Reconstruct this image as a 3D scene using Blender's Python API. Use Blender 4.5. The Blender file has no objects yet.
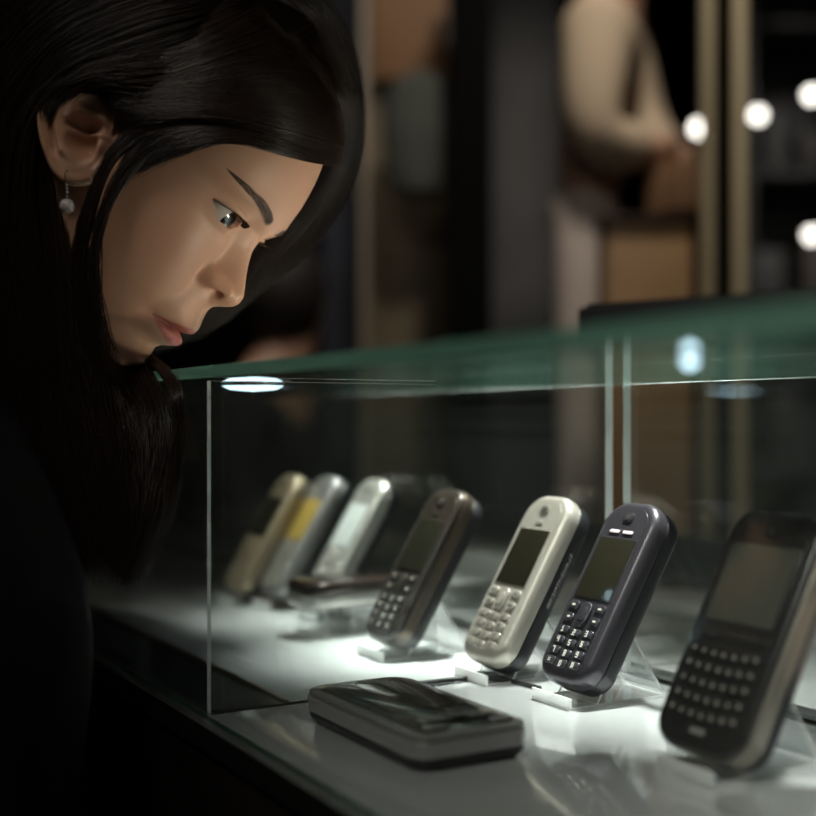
import bpy, bmesh, math, random
import numpy as np
from mathutils import Vector, Matrix, Quaternion
PI = math.pi
rnd = random.Random(7)
nr = np.random.RandomState(7)
SC = bpy.context.scene
COL = SC.collection

# ------------------------------------------------------------------ frame of the place
# X runs across the showcase (away from the customers), Y runs along it, Z is up
F = 1230.0; CX = 408.0; HY = 418.0
CA, SA = 0.86674, 0.49876
CAMZ = 0.80
DECK = 0.645
LIDU = CAMZ + 0.0205
LIDT = CAMZ + 0.0265
XF, XR, YD = 0.2246, 0.4849, 0.612       # front pane, rear pane, divider

def P(px, py, d):
    """a point of the photograph at distance d in front of the camera"""
    r = (px - CX) / F * d; u = (HY - py) / F * d
    return Vector((CA * r + SA * d, -SA * r + CA * d, CAMZ + u))
def G(px, py, h=0.155):
    return P(px, py, h * F / (py - HY))

# ------------------------------------------------------------------ materials
def nodes(name):
    m = bpy.data.materials.new(name); m.use_nodes = True
    nt = m.node_tree; nt.nodes.clear()
    out = nt.nodes.new('ShaderNodeOutputMaterial')
    return m, nt, out
def pbr(name, col, rough=0.5, metal=0.0, spec=0.5, coat=0.0, coat_rough=0.05, bump=0.0, bscale=300, noise=0.0, nscale=20,
        emis=None, estr=0.0, sss=0.0, sheen=0.0, attr=None):
    m, nt, out = nodes(name)
    b = nt.nodes.new('ShaderNodeBsdfPrincipled')
    nt.links.new(b.outputs[0], out.inputs[0])
    I = b.inputs
    I['Base Color'].default_value = (*col, 1); I['Roughness'].default_value = rough
    I['Metallic'].default_value = metal; I['Specular IOR Level'].default_value = spec
    I['Coat Weight'].default_value = coat; I['Coat Roughness'].default_value = coat_rough
    I['Sheen Weight'].default_value = sheen
    if emis: I['Emission Color'].default_value = (*emis, 1); I['Emission Strength'].default_value = estr
    if sss:
        I['Subsurface Weight'].default_value = sss
        I['Subsurface Radius'].default_value = (1.0, 0.35, 0.2); I['Subsurface Scale'].default_value = 0.006
    if noise or bump:
        tc = nt.nodes.new('ShaderNodeTexCoord')
    if noise:
        n = nt.nodes.new('ShaderNodeTexNoise'); n.inputs['Scale'].default_value = nscale; n.inputs['Detail'].default_value = 4
        nt.links.new(tc.outputs['Object'], n.inputs['Vector'])
        r = nt.nodes.new('ShaderNodeValToRGB')
        r.color_ramp.elements[0].position = 0.3; r.color_ramp.elements[1].position = 0.7
        r.color_ramp.elements[0].color = (*[c * (1 - noise) for c in col], 1)
        r.color_ramp.elements[1].color = (*[min(1, c * (1 + noise)) for c in col], 1)
        nt.links.new(n.outputs[0], r.inputs[0]); nt.links.new(r.outputs[0], I['Base Color'])
    if bump:
        n = nt.nodes.new('ShaderNodeTexNoise'); n.inputs['Scale'].default_value = bscale; n.inputs['Detail'].default_value = 3
        nt.links.new(tc.outputs['Object'], n.inputs['Vector'])
        bp = nt.nodes.new('ShaderNodeBump'); bp.inputs['Strength'].default_value = bump; bp.inputs['Distance'].default_value = 0.001
        nt.links.new(n.outputs[0], bp.inputs['Height']); nt.links.new(bp.outputs[0], I['Normal'])
    if attr:
        a = nt.nodes.new('ShaderNodeAttribute'); a.attribute_name = attr
        nt.links.new(a.outputs['Color'], I['Base Color'])
    return m
def glass(name, tint, refl=1.0, rough=0.0, f0=0.04, haze=0.0, hazecol=(1, 1, 1)):
    """clear sheet: transparent in the middle, Fresnel mirror on top, a little surface haze"""
    m, nt, out = nodes(name)
    t = nt.nodes.new('ShaderNodeBsdfTransparent'); t.inputs[0].default_value = (*tint, 1)
    g = nt.nodes.new('ShaderNodeBsdfGlossy'); g.inputs['Roughness'].default_value = rough
    g.inputs['Color'].default_value = (refl, refl, refl, 1)
    lw = nt.nodes.new('ShaderNodeLayerWeight'); lw.inputs['Blend'].default_value = 0.5
    pw = nt.nodes.new('ShaderNodeMath'); pw.operation = 'POWER'; pw.inputs[1].default_value = 5
    ma = nt.nodes.new('ShaderNodeMath'); ma.operation = 'MULTIPLY_ADD'; ma.inputs[1].default_value = 1 - f0; ma.inputs[2].default_value = f0
    mx = nt.nodes.new('ShaderNodeMixShader')
    L = nt.links.new
    L(lw.outputs['Facing'], pw.inputs[0]); L(pw.outputs[0], ma.inputs[0]); L(ma.outputs[0], mx.inputs[0])
    src = t
    if haze:
        d = nt.nodes.new('ShaderNodeBsdfDiffuse'); d.inputs[0].default_value = (*hazecol, 1)
        tl = nt.nodes.new('ShaderNodeBsdfTranslucent'); tl.inputs[0].default_value = (*hazecol, 1)
        ad = nt.nodes.new('ShaderNodeMixShader'); ad.inputs[0].default_value = 0.5
        L(d.outputs[0], ad.inputs[1]); L(tl.outputs[0], ad.inputs[2])
        hz = nt.nodes.new('ShaderNodeMixShader'); hz.inputs[0].default_value = haze
        L(t.outputs[0], hz.inputs[1]); L(ad.outputs[0], hz.inputs[2]); src = hz
    L(src.outputs[0], mx.inputs[1]); L(g.outputs[0], mx.inputs[2]); L(mx.outputs[0], out.inputs[0])
    return m
def emit(name, col, s):
    m, nt, out = nodes(name)
    e = nt.nodes.new('ShaderNodeEmission'); e.inputs[0].default_value = (*col, 1); e.inputs[1].default_value = s
    nt.links.new(e.outputs[0], out.inputs[0]); return m

# ------------------------------------------------------------------ object helpers
def tag(o, label=None, cat=None, group=None, kind=None):
    if label: o['label'] = label
    if cat: o['category'] = cat
    if group: o['group'] = group
    if kind: o['kind'] = kind
    return o
def empty(name, loc=(0, 0, 0), rotz=0.0, label=None, cat=None, group=None):
    o = bpy.data.objects.new(name, None); COL.objects.link(o)
    o.location = loc; o.rotation_euler = (0, 0, rotz); o.empty_display_size = 0.02
    return tag(o, label, cat, group)
def link(name, me, mats, parent=None, smooth=True, loc=None):
    o = bpy.data.objects.new(name, me); COL.objects.link(o)
    if not isinstance(mats, (list, tuple)): mats = [mats]
    for m in mats: me.materials.append(m)
    if parent: o.parent = parent
    if loc is not None: o.location = loc
    if smooth:
        me.polygons.foreach_set('use_smooth', [True] * len(me.polygons))
    return o
def from_bm(name, bm, mats, parent=None, smooth=False, loc=None, autosmooth=None):
    me = bpy.data.meshes.new(name); bm.normal_update(); bm.to_mesh(me); bm.free()
    o = link(name, me, mats, parent, smooth, loc)
    if autosmooth:
        sharp_by_angle(me, autosmooth)
    return o
def sharp_by_angle(me, deg):
    bm = bmesh.new(); bm.from_mesh(me)
    for e in bm.edges:
        if len(e.link_faces) == 2 and e.calc_face_angle(0) > math.radians(deg): e.smooth = False
    for f in bm.faces: f.smooth = True
    bm.to_mesh(me); bm.free()
def box(bm, x0, x1, y0, y1, z0, z1, mat=0, bevel=0.0, M=None):
    vs = [bm.verts.new((x, y, z)) for z in (z0, z1) for y in (y0, y1) for x in (x0, x1)]
    fs = [(0, 2, 3, 1), (4, 5, 7, 6), (0, 1, 5, 4), (2, 6, 7, 3), (0, 4, 6, 2), (1, 3, 7, 5)]
    faces = [bm.faces.new([vs[i] for i in f]) for f in fs]
    for f in faces: f.material_index = mat
    geom = vs
    if bevel:
        es = list({e for f in faces for e in f.edges})
        r = bmesh.ops.bevel(bm, geom=es, offset=bevel, segments=2, affect='EDGES', profile=0.5)
        geom = list({v for f in r['faces'] for v in f.verts} | {v for v in vs if v.is_valid})
        for f in r['faces']: f.material_index = mat
    if M: bmesh.ops.transform(bm, matrix=M, verts=[v for v in geom if v.is_valid])
    return geom
def boxobj(name, dims, mat, parent=None, bevel=0.0):
    bm = bmesh.new(); box(bm, *dims, bevel=bevel)
    return from_bm(name, bm, mat, parent, autosmooth=35 if bevel else None)
def pane(name, dims, axis, gmat, emat, parent):
    """glass sheet: faces across 'axis' clear, the thin rims show the green edge"""
    bm = bmesh.new(); box(bm, *dims)
    bm.normal_update()
    for f in bm.faces: f.material_index = 0 if abs(f.normal[axis]) > 0.9 else 1
    return from_bm(name, bm, [gmat, emat], parent)
def cyl(bm, p0, p1, r0, r1=None, n=20, mat=0, caps=True):
    p0 = Vector(p0); p1 = Vector(p1); r1 = r0 if r1 is None else r1
    d = (p1 - p0).normalized(); a = d.orthogonal().normalized(); b = d.cross(a)
    A = [bm.verts.new(p0 + (a * math.cos(t) + b * math.sin(t)) * r0) for t in [2 * PI * i / n for i in range(n)]]
    B = [bm.verts.new(p1 + (a * math.cos(t) + b * math.sin(t)) * r1) for t in [2 * PI * i / n for i in range(n)]]
    for i in range(n):
        f = bm.faces.new((A[i], A[(i + 1) % n], B[(i + 1) % n], B[i])); f.material_index = mat; f.smooth = True
    if caps:
        bm.faces.new(A[::-1]).material_index = mat; bm.faces.new(B).material_index = mat
def tube(bm, pts, r, n=12, mat=0, taper=None):
    """round tube through points"""
    pts = [Vector(p) for p in pts]; rings = []
    up = Vector((0, 0, 1))
    prev = None
    for i, p in enumerate(pts):
        t = (pts[min(i + 1, len(pts) - 1)] - pts[max(i - 1, 0)]).normalized()
        if prev is None:
            a = t.cross(up); a = a.normalized() if a.length > 1e-4 else t.orthogonal().normalized()
        else:
            a = (prev - t * prev.dot(t)).normalized()
        prev = a; b = t.cross(a)
        rr = r[i] if isinstance(r, (list, tuple, np.ndarray)) else r
        rings.append([bm.verts.new(p + (a * math.cos(q) + b * math.sin(q)) * rr) for q in [2 * PI * k / n for k in range(n)]])
    for A, B in zip(rings, rings[1:]):
        for i in range(n):
            f = bm.faces.new((A[i], A[(i + 1) % n], B[(i + 1) % n], B[i])); f.material_index = mat; f.smooth = True
    bm.faces.new(rings[0][::-1]).material_index = mat; bm.faces.new(rings[-1]).material_index = mat
def lathe(bm, prof, c=(0, 0, 0), n=24, mat=0):
    """prof: list of (radius, z)"""
    rings = []
    for r, z in prof:
        if r < 1e-6: rings.append([bm.verts.new((c[0], c[1], c[2] + z))])
        else: rings.append([bm.verts.new((c[0] + r * math.cos(2 * PI * k / n), c[1] + r * math.sin(2 * PI * k / n), c[2] + z)) for k in range(n)])
    for A, B in zip(rings, rings[1:]):
        for i in range(n):
            j = (i + 1) % n
            if len(A) == 1 and len(B) == 1: continue
            if len(A) == 1: f = bm.faces.new((A[0], B[j], B[i]))
            elif len(B) == 1: f = bm.faces.new((A[i], A[j], B[0]))
            else: f = bm.faces.new((A[i], A[j], B[j], B[i]))
            f.material_index = mat; f.smooth = True
def grid_mesh(name, V, closed_u=False, caps=False):
    """V: (rows, cols, 3) array -> mesh"""
    n, m, _ = V.shape
    me = bpy.data.meshes.new(name)
    idx = np.arange(n * m).reshape(n, m)
    if closed_u: nxt = np.roll(idx, -1, axis=1); a = idx[:-1, :]; b = nxt[:-1, :]; c = nxt[1:, :]; d = idx[1:, :]
    else: a = idx[:-1, :-1]; b = idx[:-1, 1:]; c = idx[1:, 1:]; d = idx[1:, :-1]
    faces = np.stack([a, b, c, d], -1).reshape(-1, 4).tolist()
    if caps: faces.append(idx[0, ::-1].tolist()); faces.append(idx[-1, :].tolist())
    me.from_pydata(V.reshape(-1, 3).tolist(), [], faces); me.update()
    return me
def skin_mesh(name, verts, edges, radii, mat, parent=None, levels=2, root=0):
    """one continuous surface grown over a skeleton"""
    me = bpy.data.meshes.new(name); me.from_pydata([tuple(v) for v in verts], edges, []); me.update()
    o = bpy.data.objects.new(name, me); COL.objects.link(o)
    bm = bmesh.new(); bm.from_mesh(me)
    lay = bm.verts.layers.skin.verify(); bm.verts.ensure_lookup_table()
    for i, v in enumerate(bm.verts):
        r = radii[i]; v[lay].radius = r if isinstance(r, (tuple, list)) else (r, r); v[lay].use_root = (i == root)
    bm.to_mesh(me); bm.free()
    s = o.modifiers.new('skin', 'SKIN'); s.use_smooth_shade = True
    u = o.modifiers.new('sub', 'SUBSURF'); u.levels = levels; u.render_levels = levels
    dg = bpy.context.evaluated_depsgraph_get()
    m2 = bpy.data.meshes.new_from_object(o.evaluated_get(dg))
    bpy.data.objects.remove(o); 
    m2.materials.clear()
    return link(name, m2, mat, parent)
def strands(name, curves, radius, mat, parent=None, r_tip=0.3):
    """hair strands; curves: (N, K, 3) array"""
    N, K, _ = curves.shape
    h = bpy.data.hair_curves.new(name); h.add_curves([K] * N)
    h.points.foreach_set('position', curves.reshape(-1).astype(np.float32))
    t = np.linspace(0, 1, K)
    rr = radius * np.clip(1 - (1 - r_tip) * np.clip((t - 0.6) / 0.4, 0, 1) ** 1.5, 0.05, 1)
    R = (rr[None, :] * nr.uniform(0.7, 1.2, (N, 1))).reshape(-1)
    a = h.attributes.get('radius') or h.attributes.new('radius', 'FLOAT', 'POINT')
    a.data.foreach_set('value', R.astype(np.float32))
    o = bpy.data.objects.new(name, h); COL.objects.link(o); h.materials.append(mat)
    if parent: o.parent = parent
    return o
def cr(pts, n):
    """Catmull-Rom resample of (k,...) array to n samples"""
    pts = np.asarray(pts, float); k = len(pts)
    t = np.linspace(0, k - 1, n); i = np.clip(t.astype(int), 0, k - 2); f = (t - i)
    sh = (-1,) + (1,) * (pts.ndim - 1); f = f.reshape(sh)
    p0 = pts[np.clip(i - 1, 0, k - 1)]; p1 = pts[i]; p2 = pts[i + 1]; p3 = pts[np.clip(i + 2, 0, k - 1)]
    return 0.5 * (2 * p1 + (p2 - p0) * f + (2 * p0 - 5 * p1 + 4 * p2 - p3) * f ** 2 + (3 * p1 - p0 - 3 * p2 + p3) * f ** 3)
def pchip(xs, ys, x):
    xs = np.asarray(xs, float); ys = np.asarray(ys, float)
    if xs[0] > xs[-1]: xs = xs[::-1]; ys = ys[::-1]
    h = np.diff(xs); d = np.diff(ys) / h; m = np.zeros_like(ys)
    for i in range(1, len(xs) - 1):
        if d[i - 1] * d[i] > 0:
            w1 = 2 * h[i] + h[i - 1]; w2 = h[i] + 2 * h[i - 1]
            m[i] = (w1 + w2) / (w1 / d[i - 1] + w2 / d[i])
    m[0] = d[0]; m[-1] = d[-1]
    x = np.clip(x, xs[0], xs[-1]); i = np.clip(np.searchsorted(xs, x) - 1, 0, len(xs) - 2)
    t = (x - xs[i]) / h[i]
    return ys[i] * (1 + 2 * t) * (1 - t) ** 2 + h[i] * m[i] * t * (1 - t) ** 2 + ys[i + 1] * t * t * (3 - 2 * t) + h[i] * m[i + 1] * t * t * (t - 1)
# ------------------------------------------------------------------ the woman's head (millimetres, x = face, y = her left, z = up)
HP = P(115.5, 162, 0.71)
_v = (HP - Vector((0, 0, CAMZ))).normalized()
_r = _v.cross(Vector((0, 0, 1))).normalized(); _u = _r.cross(_v)
PITCH, YAW = math.radians(41.4), math.radians(26)
_F0 = _r * math.cos(PITCH) - _u * math.sin(PITCH); _U0 = _r * math.sin(PITCH) + _u * math.cos(PITCH)
_F = _F0 * math.cos(YAW) - _v * math.sin(YAW); _L = _F0 * math.sin(YAW) + _v * math.cos(YAW)
HM = Matrix(((_F.x, _L.x, _U0.x, HP.x), (_F.y, _L.y, _U0.y, HP.y), (_F.z, _L.z, _U0.z, HP.z), (0, 0, 0, 1))) @ Matrix.Scale(0.001 * 0.922, 4)
HA = np.array(HM)
def H(v):
    v = np.asarray(v, float); return v @ HA[:3, :3].T + HA[:3, 3]
#        z    xfront xback halfwidth  xc
HT = np.array([
 [131,   12,  -12,  1,   0], [129.5, 36, -30, 26,  0], [125, 56, -48, 42, -2],
 [115,   75,  -66, 55, 0], [102,  88,  -77, 62, 2], [88,  96,  -84, 67, 4], [72, 101.5, -88, 69.5, 6],
 [52,   105,  -89, 70.5, 8], [38,  105.5, -88, 70.5, 8], [26,  98.5, -86, 70, 8], [10,   97.5, -82, 69.5, 8],
 [-5,    98,  -74, 68.5, 8], [-25, 99,  -60, 65.5, 10], [-40, 99,  -45, 62, 12], [-55, 97, -30, 57.5, 14],
 [-66,   96,  -15, 52, 18], [-78, 96, 2, 44, 26], [-88, 93,  20, 34, 38], [-95, 87, 34, 24, 50], [-99.5, 79, 46, 13, 58], [-101, 66, 60, 1, 63]])
def base(y, z):
    """front skin x of the plain head, no features"""
    xf = pchip(HT[:, 0], HT[:, 1], z); w = pchip(HT[:, 0], HT[:, 3], z); xc = pchip(HT[:, 0], HT[:, 4], z)
    n = nexp(z)
    q = np.clip(np.abs(y) / w, 0, 1)
    return xc + (xf - xc) * (1 - q ** n) ** (1 / n)
def nexp(z): return 2.0 + 0.35 * np.exp(-((z - 45) / 45.0) ** 2) + 0.12 * np.exp(-((z + 20) / 30.0) ** 2)
PROF = np.array([  # the midline: z, x
 [131, 12], [115, 75], [102, 88], [88, 96.5], [72, 102], [52, 105.8], [40, 106.5], [32, 105.2], [25, 103.2], [18, 104.2], [10, 108.0], [2, 113.3],
 [-4, 117.8], [-8.5, 120.6], [-12, 121.0], [-16, 119.6], [-19.5, 116.3], [-22.5, 112.5], [-26, 109.6], [-30, 108.8], [-35, 109.6], [-39.5, 111.6], [-42, 112.2], [-45, 111.6],
 [-48, 109], [-50, 105.6], [-52, 107.6], [-54.5, 109.4], [-57.5, 109], [-61, 105.6], [-64.5, 101.6], [-68, 100.2], [-73, 100.8], [-79, 101.2], [-85, 99.6],
 [-91, 95], [-96, 87.5], [-99.5, 79], [-101, 66]])
def gauss(a, c, s): return np.exp(-((a - c) / s) ** 2)
def sst(a, b, x): t = np.clip((x - a) / (b - a), 0, 1); return t * t * (3 - 2 * t)
EYE_Y, EYE_Z, EYE_X, EYE_R = 29.8, 21.3, 81.4, 12.6
def lidcurves(ay):
    t = np.clip((ay - 17.0) / 29.0, 0, 1)          # 0 inner corner .. 1 outer corner
    mid = 20.6 + 1.8 * t
    up = mid + 4.6 * np.sin(PI * t) ** 0.75 * (1 - 0.15 * t)
    lo = mid - 4.9 * np.sin(PI * t) ** 0.85
    return t, up, lo
def features(y, z0):
    ay = np.abs(y)
    z = z0 - 3.6 * gauss(ay, 9.5, 4.2) * gauss(z0, -19.5, 6.5)      # the rims of the nostrils arch up
    D = pchip(PROF[:, 0], PROF[:, 1], z) - pchip(HT[:, 0], HT[:, 1], z)
    wd = pchip([-101, -80, -66, -60, -50, -40, -32, -27, -22, -12, 0, 12, 25, 34, 45, 131],
               [30, 27, 26, 27, 29, 28, 24, 20, 17, 16.5, 14.5, 14, 17, 26, 40, 40], z)
    q = np.clip(ay / wd, 0, 1)
    dx = D * (1 - q ** 2.0) ** 1.8
    # nostril wings
    r2 = ((ay - 13.2) / 5.8) ** 2 + ((z + 13.6 - 0.1 * ay) / 7.0) ** 2
    dx += 10.4 * np.exp(-r2 ** 1.7 * 1.1)
    r3 = ((ay - 19.8) / 2.2) ** 2 + ((z + 16) / 8) ** 2
    dx -= 2.0 * np.exp(-r3)
    # maxilla and cheeks
    dx += 5.0 * gauss(ay, 0, 24) * gauss(z, -38, 20) * sst(6, 20, ay)
    dx += 4.2 * gauss(ay, 41, 17) * gauss(z, -8, 19)
    dx += 1.8 * gauss(ay, 36, 14) * gauss(z, -34, 14)
    # nasolabial softness
    dx -= 0.5 * gauss(ay - (20 + (-z - 22) * 0.33), 0, 3.4) * sst(-16, -26, z) * sst(-52, -38, z)
    # eye socket between brow and cheek, brow bone
    dx -= 4.2 * gauss(ay, 19.5, 7.5) * gauss(z, 20, 10)
    dx -= 1.0 * gauss(ay, 33, 13) * gauss(z, 12.5, 5)
    dx += 1.6 * gauss(ay, 32, 15) * gauss(z, 39, 7)
    # lids bulge over the eyeball
    rr = np.clip(1 - ((ay - EYE_Y) / 18.5) ** 2 - ((z - EYE_Z) / 14.5) ** 2, 0, 1)
    dx += 4.0 * rr ** 1.6
    t, up, lo = lidcurves(ay)
    inn = (t > 0) & (t < 1)
    dx -= np.where(inn, 0.9 * np.exp(-((z - (up + 3.0 - 0.8 * (1 - t))) / 0.8) ** 2) * np.sin(PI * np.clip(t * 0.93 + .05, 0, 1)) ** 0.6, 0)   # crease of the upper lid
    dx += np.where(inn, 0.8 * np.exp(-((z - (up + 1.1)) / 0.9) ** 2) * np.sin(PI * t) ** 0.5, 0)
    dx += 0.7 * gauss(ay, 30, 11) * gauss(z, 14.0, 1.9)                    # fold under the eye
    # opening
    e = np.where(inn, sst(0, 1, (up - z) / 0.7) * sst(0, 1, (z - lo) / 0.7), 0) * sst(0, 0.06, t) * sst(1, 0.94, t)
    dx -= (1.2 + 11.5 * sst(.02, .11, t)) * e
    # mouth: upper lip, lower lip, parting line
    zm = -50 - 1.2 * np.sin(np.clip(ay / 22, 0, 1) * PI) * 0.4 - 1.6 * np.clip(ay / 22, 0, 1.2) ** 2
    lf = sst(24.5, 17, ay)
    dx -= 2.2 * np.exp(-((z - zm) / 1.15) ** 2) * lf * sst(0.5, 5, ay)
    dx += 1.0 * np.exp(-((z - zm - 5) / 3) ** 2) * sst(24, 6, ay) * sst(1, 8, ay)
    dx += 2.0 * np.exp(-((z - zm + 5) / 3.6) ** 2) * sst(23, 8, ay) * sst(2, 9, ay)
    dx -= 1.8 * gauss(ay, 24, 3.6) * gauss(z, -52, 4.5)
    dx -= 0.7 * gauss(ay, 0, 2.6) * gauss(z, -33, 5)                        # philtrum
    dx += 0.9 * gauss(ay, 5.0, 2.2) * gauss(z, -36, 6)
    dx -= 1.1 * gauss(ay, 0, 16) * gauss(z, -66, 3.5) * sst(2, 6, ay)
    return dx
def face_x(y, z): return base(y, z) + features(y, z)

def make_head():
    zs = [131 - 131 * 0 - 0]
    za = 131 - (131 - 52) * (np.linspace(0, 1, 60) ** 1.35)
    zb = np.concatenate([np.linspace(52, -13, 120)[1:], np.linspace(-13, -28, 90)[1:], np.linspace(-28, -72, 100)[1:]])
    zc = -72 - 29 * np.sin(np.linspace(0, PI / 2, 60)[1:])
    z = np.concatenate([za, zb, zc])
    # azimuth: dense in front
    a = np.linspace(-1, 1, 341)[:-1]
    ph = PI * np.sign(a) * (0.42 * np.abs(a) / 0.72 * (np.abs(a) < 0.72) + (0.42 + 0.58 * (np.abs(a) - 0.72) / 0.28) * (np.abs(a) >= 0.72))
    Z, PH = np.meshgrid(z, ph, indexing='ij')
    xf = pchip(HT[:, 0], HT[:, 1], z)[:, None]; xb = pchip(HT[:, 0], HT[:, 2], z)[:, None]
    w = pchip(HT[:, 0], HT[:, 3], z)[:, None]; xc = pchip(HT[:, 0], HT[:, 4], z)[:, None]
    n = nexp(z)[:, None]
    c = np.cos(PH); s = np.sin(PH)
    Y = w * np.sign(s) * np.abs(s) ** (2 / n)
    X = np.where(c > 0, xc + (xf - xc) * np.abs(c) ** (2 / n), xc - (xc - xb) * np.abs(c) ** 1.0)
    front = sst(0.0, 0.28, c)
    fx = features(Y, Z)
    X = X + fx * front
    # nostrils: pushed up into the nose from below
    ay = np.abs(Y)
    for _ in range(1):
        dn = ((ay - 10.2) / 3.0) ** 2 + ((X - 109.5) / 4.4) ** 2 + ((Z + 19.0 - .25 * (X - 109.5)) / 3.2) ** 2
        m = np.exp(-dn ** 1.4) * front
        Z = Z + 6.5 * m
        Y = Y - np.sign(Y) * 5.0 * m
    dent = np.exp(-(((X - EAR_C[0] + 4) / 11.5) ** 2 + ((Z - EAR_C[2] - 1) / 16.0) ** 2) ** 1.5)
    Y = Y - np.sign(Y) * 13.0 * dent * (ay > 40)
    V = np.stack([X, Y, Z], -1)
    col = skin_colour(X, Y, Z, front)
    me = grid_mesh('body', H(V.reshape(-1, 3)).reshape(V.shape), closed_u=True, caps=True)
    return me, col.reshape(-1, 3)
SKIN = np.array([0.62, 0.365, 0.245])
def skin_colour(X, Y, Z, front):
    ay = np.abs(Y)
    c = np.broadcast_to(SKIN, X.shape + (3,)).copy()
    t = np.clip(ay / 22.5, 0, 1)
    zm = -50 - 0.5 * np.sin(t * PI) - 1.6 * t ** 2
    up = zm + (8.6 - 1.6 * np.exp(-(ay / 2.4) ** 2)) * (1 - t ** 1.7) ** 0.8
    lo = zm - 10.2 * (1 - t ** 2.0) ** 0.75
    lip = sst(0, 1.4, up - Z) * sst(0, 1.8, Z - lo) * (t < 1) * (front > 0)
    lipc = np.array([0.50, 0.135, 0.12])
    c = c * (1 - 0.85 * lip[..., None]) + lipc * 0.85 * lip[..., None]
    seam = np.exp(-((Z - zm) / 0.7) ** 2) * (t < 0.99) * (front > 0)
    c *= 1 - 0.5 * seam[..., None]
    blush = np.exp(-((ay - 40) / 17) ** 2 - ((Z + 12) / 18) ** 2) * (front > 0)
    c = c * (1 - 0.3 * blush[..., None]) + np.array([0.62, 0.33, 0.24]) * 0.3 * blush[..., None]
    te, u, l = lidcurves(ay)
    inn = (te > 0) & (te < 1) & (front > 0)
    rim = np.exp(-((Z - u - 0.1) / 0.55) ** 2) * inn * sst(.06, .2, te)
    c = c * (1 - 0.9 * rim[..., None]) + np.array([0.02, 0.012, 0.01]) * 0.9 * rim[..., None]
    rim = np.exp(-((Z - l + 0.1) / 0.45) ** 2) * inn * sst(.06, .2, te)
    c = c * (1 - 0.45 * rim[..., None]) + np.array([0.08, 0.04, 0.03]) * 0.45 * rim[..., None]
    return c

def make_ear():
    """right ear as a ring grid: u outwards, v round; local a = back, b = up, h = away from the head (mm)"""
    nv, nu = 120, 46
    v = np.linspace(0, 2 * PI, nv, endpoint=False)
    # outline radius by angle, 0 = up, clockwise towards the back
    ang = np.radians([0, 25, 50, 75, 100, 125, 150, 170, 190, 215, 240, 265, 290, 315, 340, 360])
    rad = [31.5, 31.5, 28, 23.5, 21, 21, 24.5, 30, 30.5, 24, 17.5, 15, 15.5, 19.5, 27, 31.5]
    R = np.interp(v, ang, rad)
    R = np.array([np.mean([np.interp((x + d) % (2 * PI), ang, rad) for d in np.linspace(-.2, .2, 9)]) for x in v])
    u = np.linspace(0, 1, nu)
    U, Vv = np.meshgrid(u, v, indexing='ij')
    a = U * R * np.sin(Vv); b = U * R * np.cos(Vv)            # a: back
    rr = U
    back = 0.5 + 0.5 * np.sin(Vv)
    h = 5.0 + 5.0 * rr * back + 2.5 * rr - 5.5 * (1 - back) ** 2 * sst(.5, 1, rr)
    lobe = sst(-14, -22, b)
    helix = np.exp(-((rr - 0.9) / 0.085) ** 2) * (1 - lobe * 0.8) * sst(-0.98, -0.55, np.sin(Vv) + 1.2 * np.clip(np.cos(Vv), 0, 1))
    h += 3.6 * helix
    scapha = np.exp(-((rr - 0.74) / 0.08) ** 2) * (1 - lobe) * sst(-0.5, 0.3, np.sin(Vv) + 0.6 * np.cos(Vv))
    h -= 2.2 * scapha
    anti = np.exp(-((rr - 0.56) / 0.09) ** 2) * sst(-0.3, 0.3, np.sin(Vv)) * (1 - lobe)
    h += 2.4 * anti
    # triangular fossa and its crus
    h -= 3.0 * np.exp(-((a - 0) / 6) ** 2 - ((b - 17) / 5) ** 2)
    h += 1.8 * np.exp(-((b - 9.5 - 0.25 * a) / 2.3) ** 2) * np.exp(-((a - 2) / 9) ** 2)
    # cymba + cavum of the concha
    h -= 7.5 * np.exp(-(((a - 1) / 8.5) ** 2 + ((b - 3.0) / 3.6) ** 2) ** 1.3)
    h -= 10.0 * np.exp(-(((a + 1) / 7.0) ** 2 + ((b + 7) / 6.5) ** 2) ** 1.3)
    h += 2.2 * np.exp(-((b + 1.2) / 1.6) ** 2) * np.exp(-((a + 6) / 6) ** 2)      # root of the helix
    h += 4.2 * np.exp(-((a + 10) / 3.2) ** 2 - ((b + 7) / 4.5) ** 2)             # tragus
    h += 3.0 * np.exp(-((a - 5) / 3.5) ** 2 - ((b + 14) / 3.0) ** 2)             # antitragus
    h -= 3.5 * np.exp(-((a + 3) / 2.2) ** 2 - ((b + 13) / 3.5) ** 2)             # notch
    h += 1.5 * lobe * np.exp(-((rr - 0.5) / 0.4) ** 2)
    h = h - 2.5 * np.clip((rr - 0.93) / 0.07, 0, 1) ** 2
    fr = np.stack([a, b, h], -1)
    bk = np.stack([a * 0.985, b * 0.985, h - 3.2 - 1.5 * (1 - rr) * 2 - 3 * helix * 0.4], -1)[::-1]
    bk[-1] = [0, 0, -4]
    V = np.concatenate([fr, bk], 0)
    # place: centre on the side of the head, ear turned back and leaning away from the skull
    t = math.radians(EAR_LEAN); fl = math.radians(17)
    A, B, Hh = V[..., 0], V[..., 1], V[..., 2]
    sc = 1.10
    x = -(A * math.cos(t) + B * math.sin(t)) * math.cos(fl)
    zz = -A * math.sin(t) + B * math.cos(t)
    out = Hh + A * math.sin(fl)
    X = EAR_C[0] + x * sc; Z = EAR_C[2] + zz * sc; Y = EAR_C[1] - out
    V = np.stack([X, Y, Z], -1)
    return V
EAR_LEAN = 30.0
EAR_C = (10.0, -69.5, 1.5)
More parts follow.
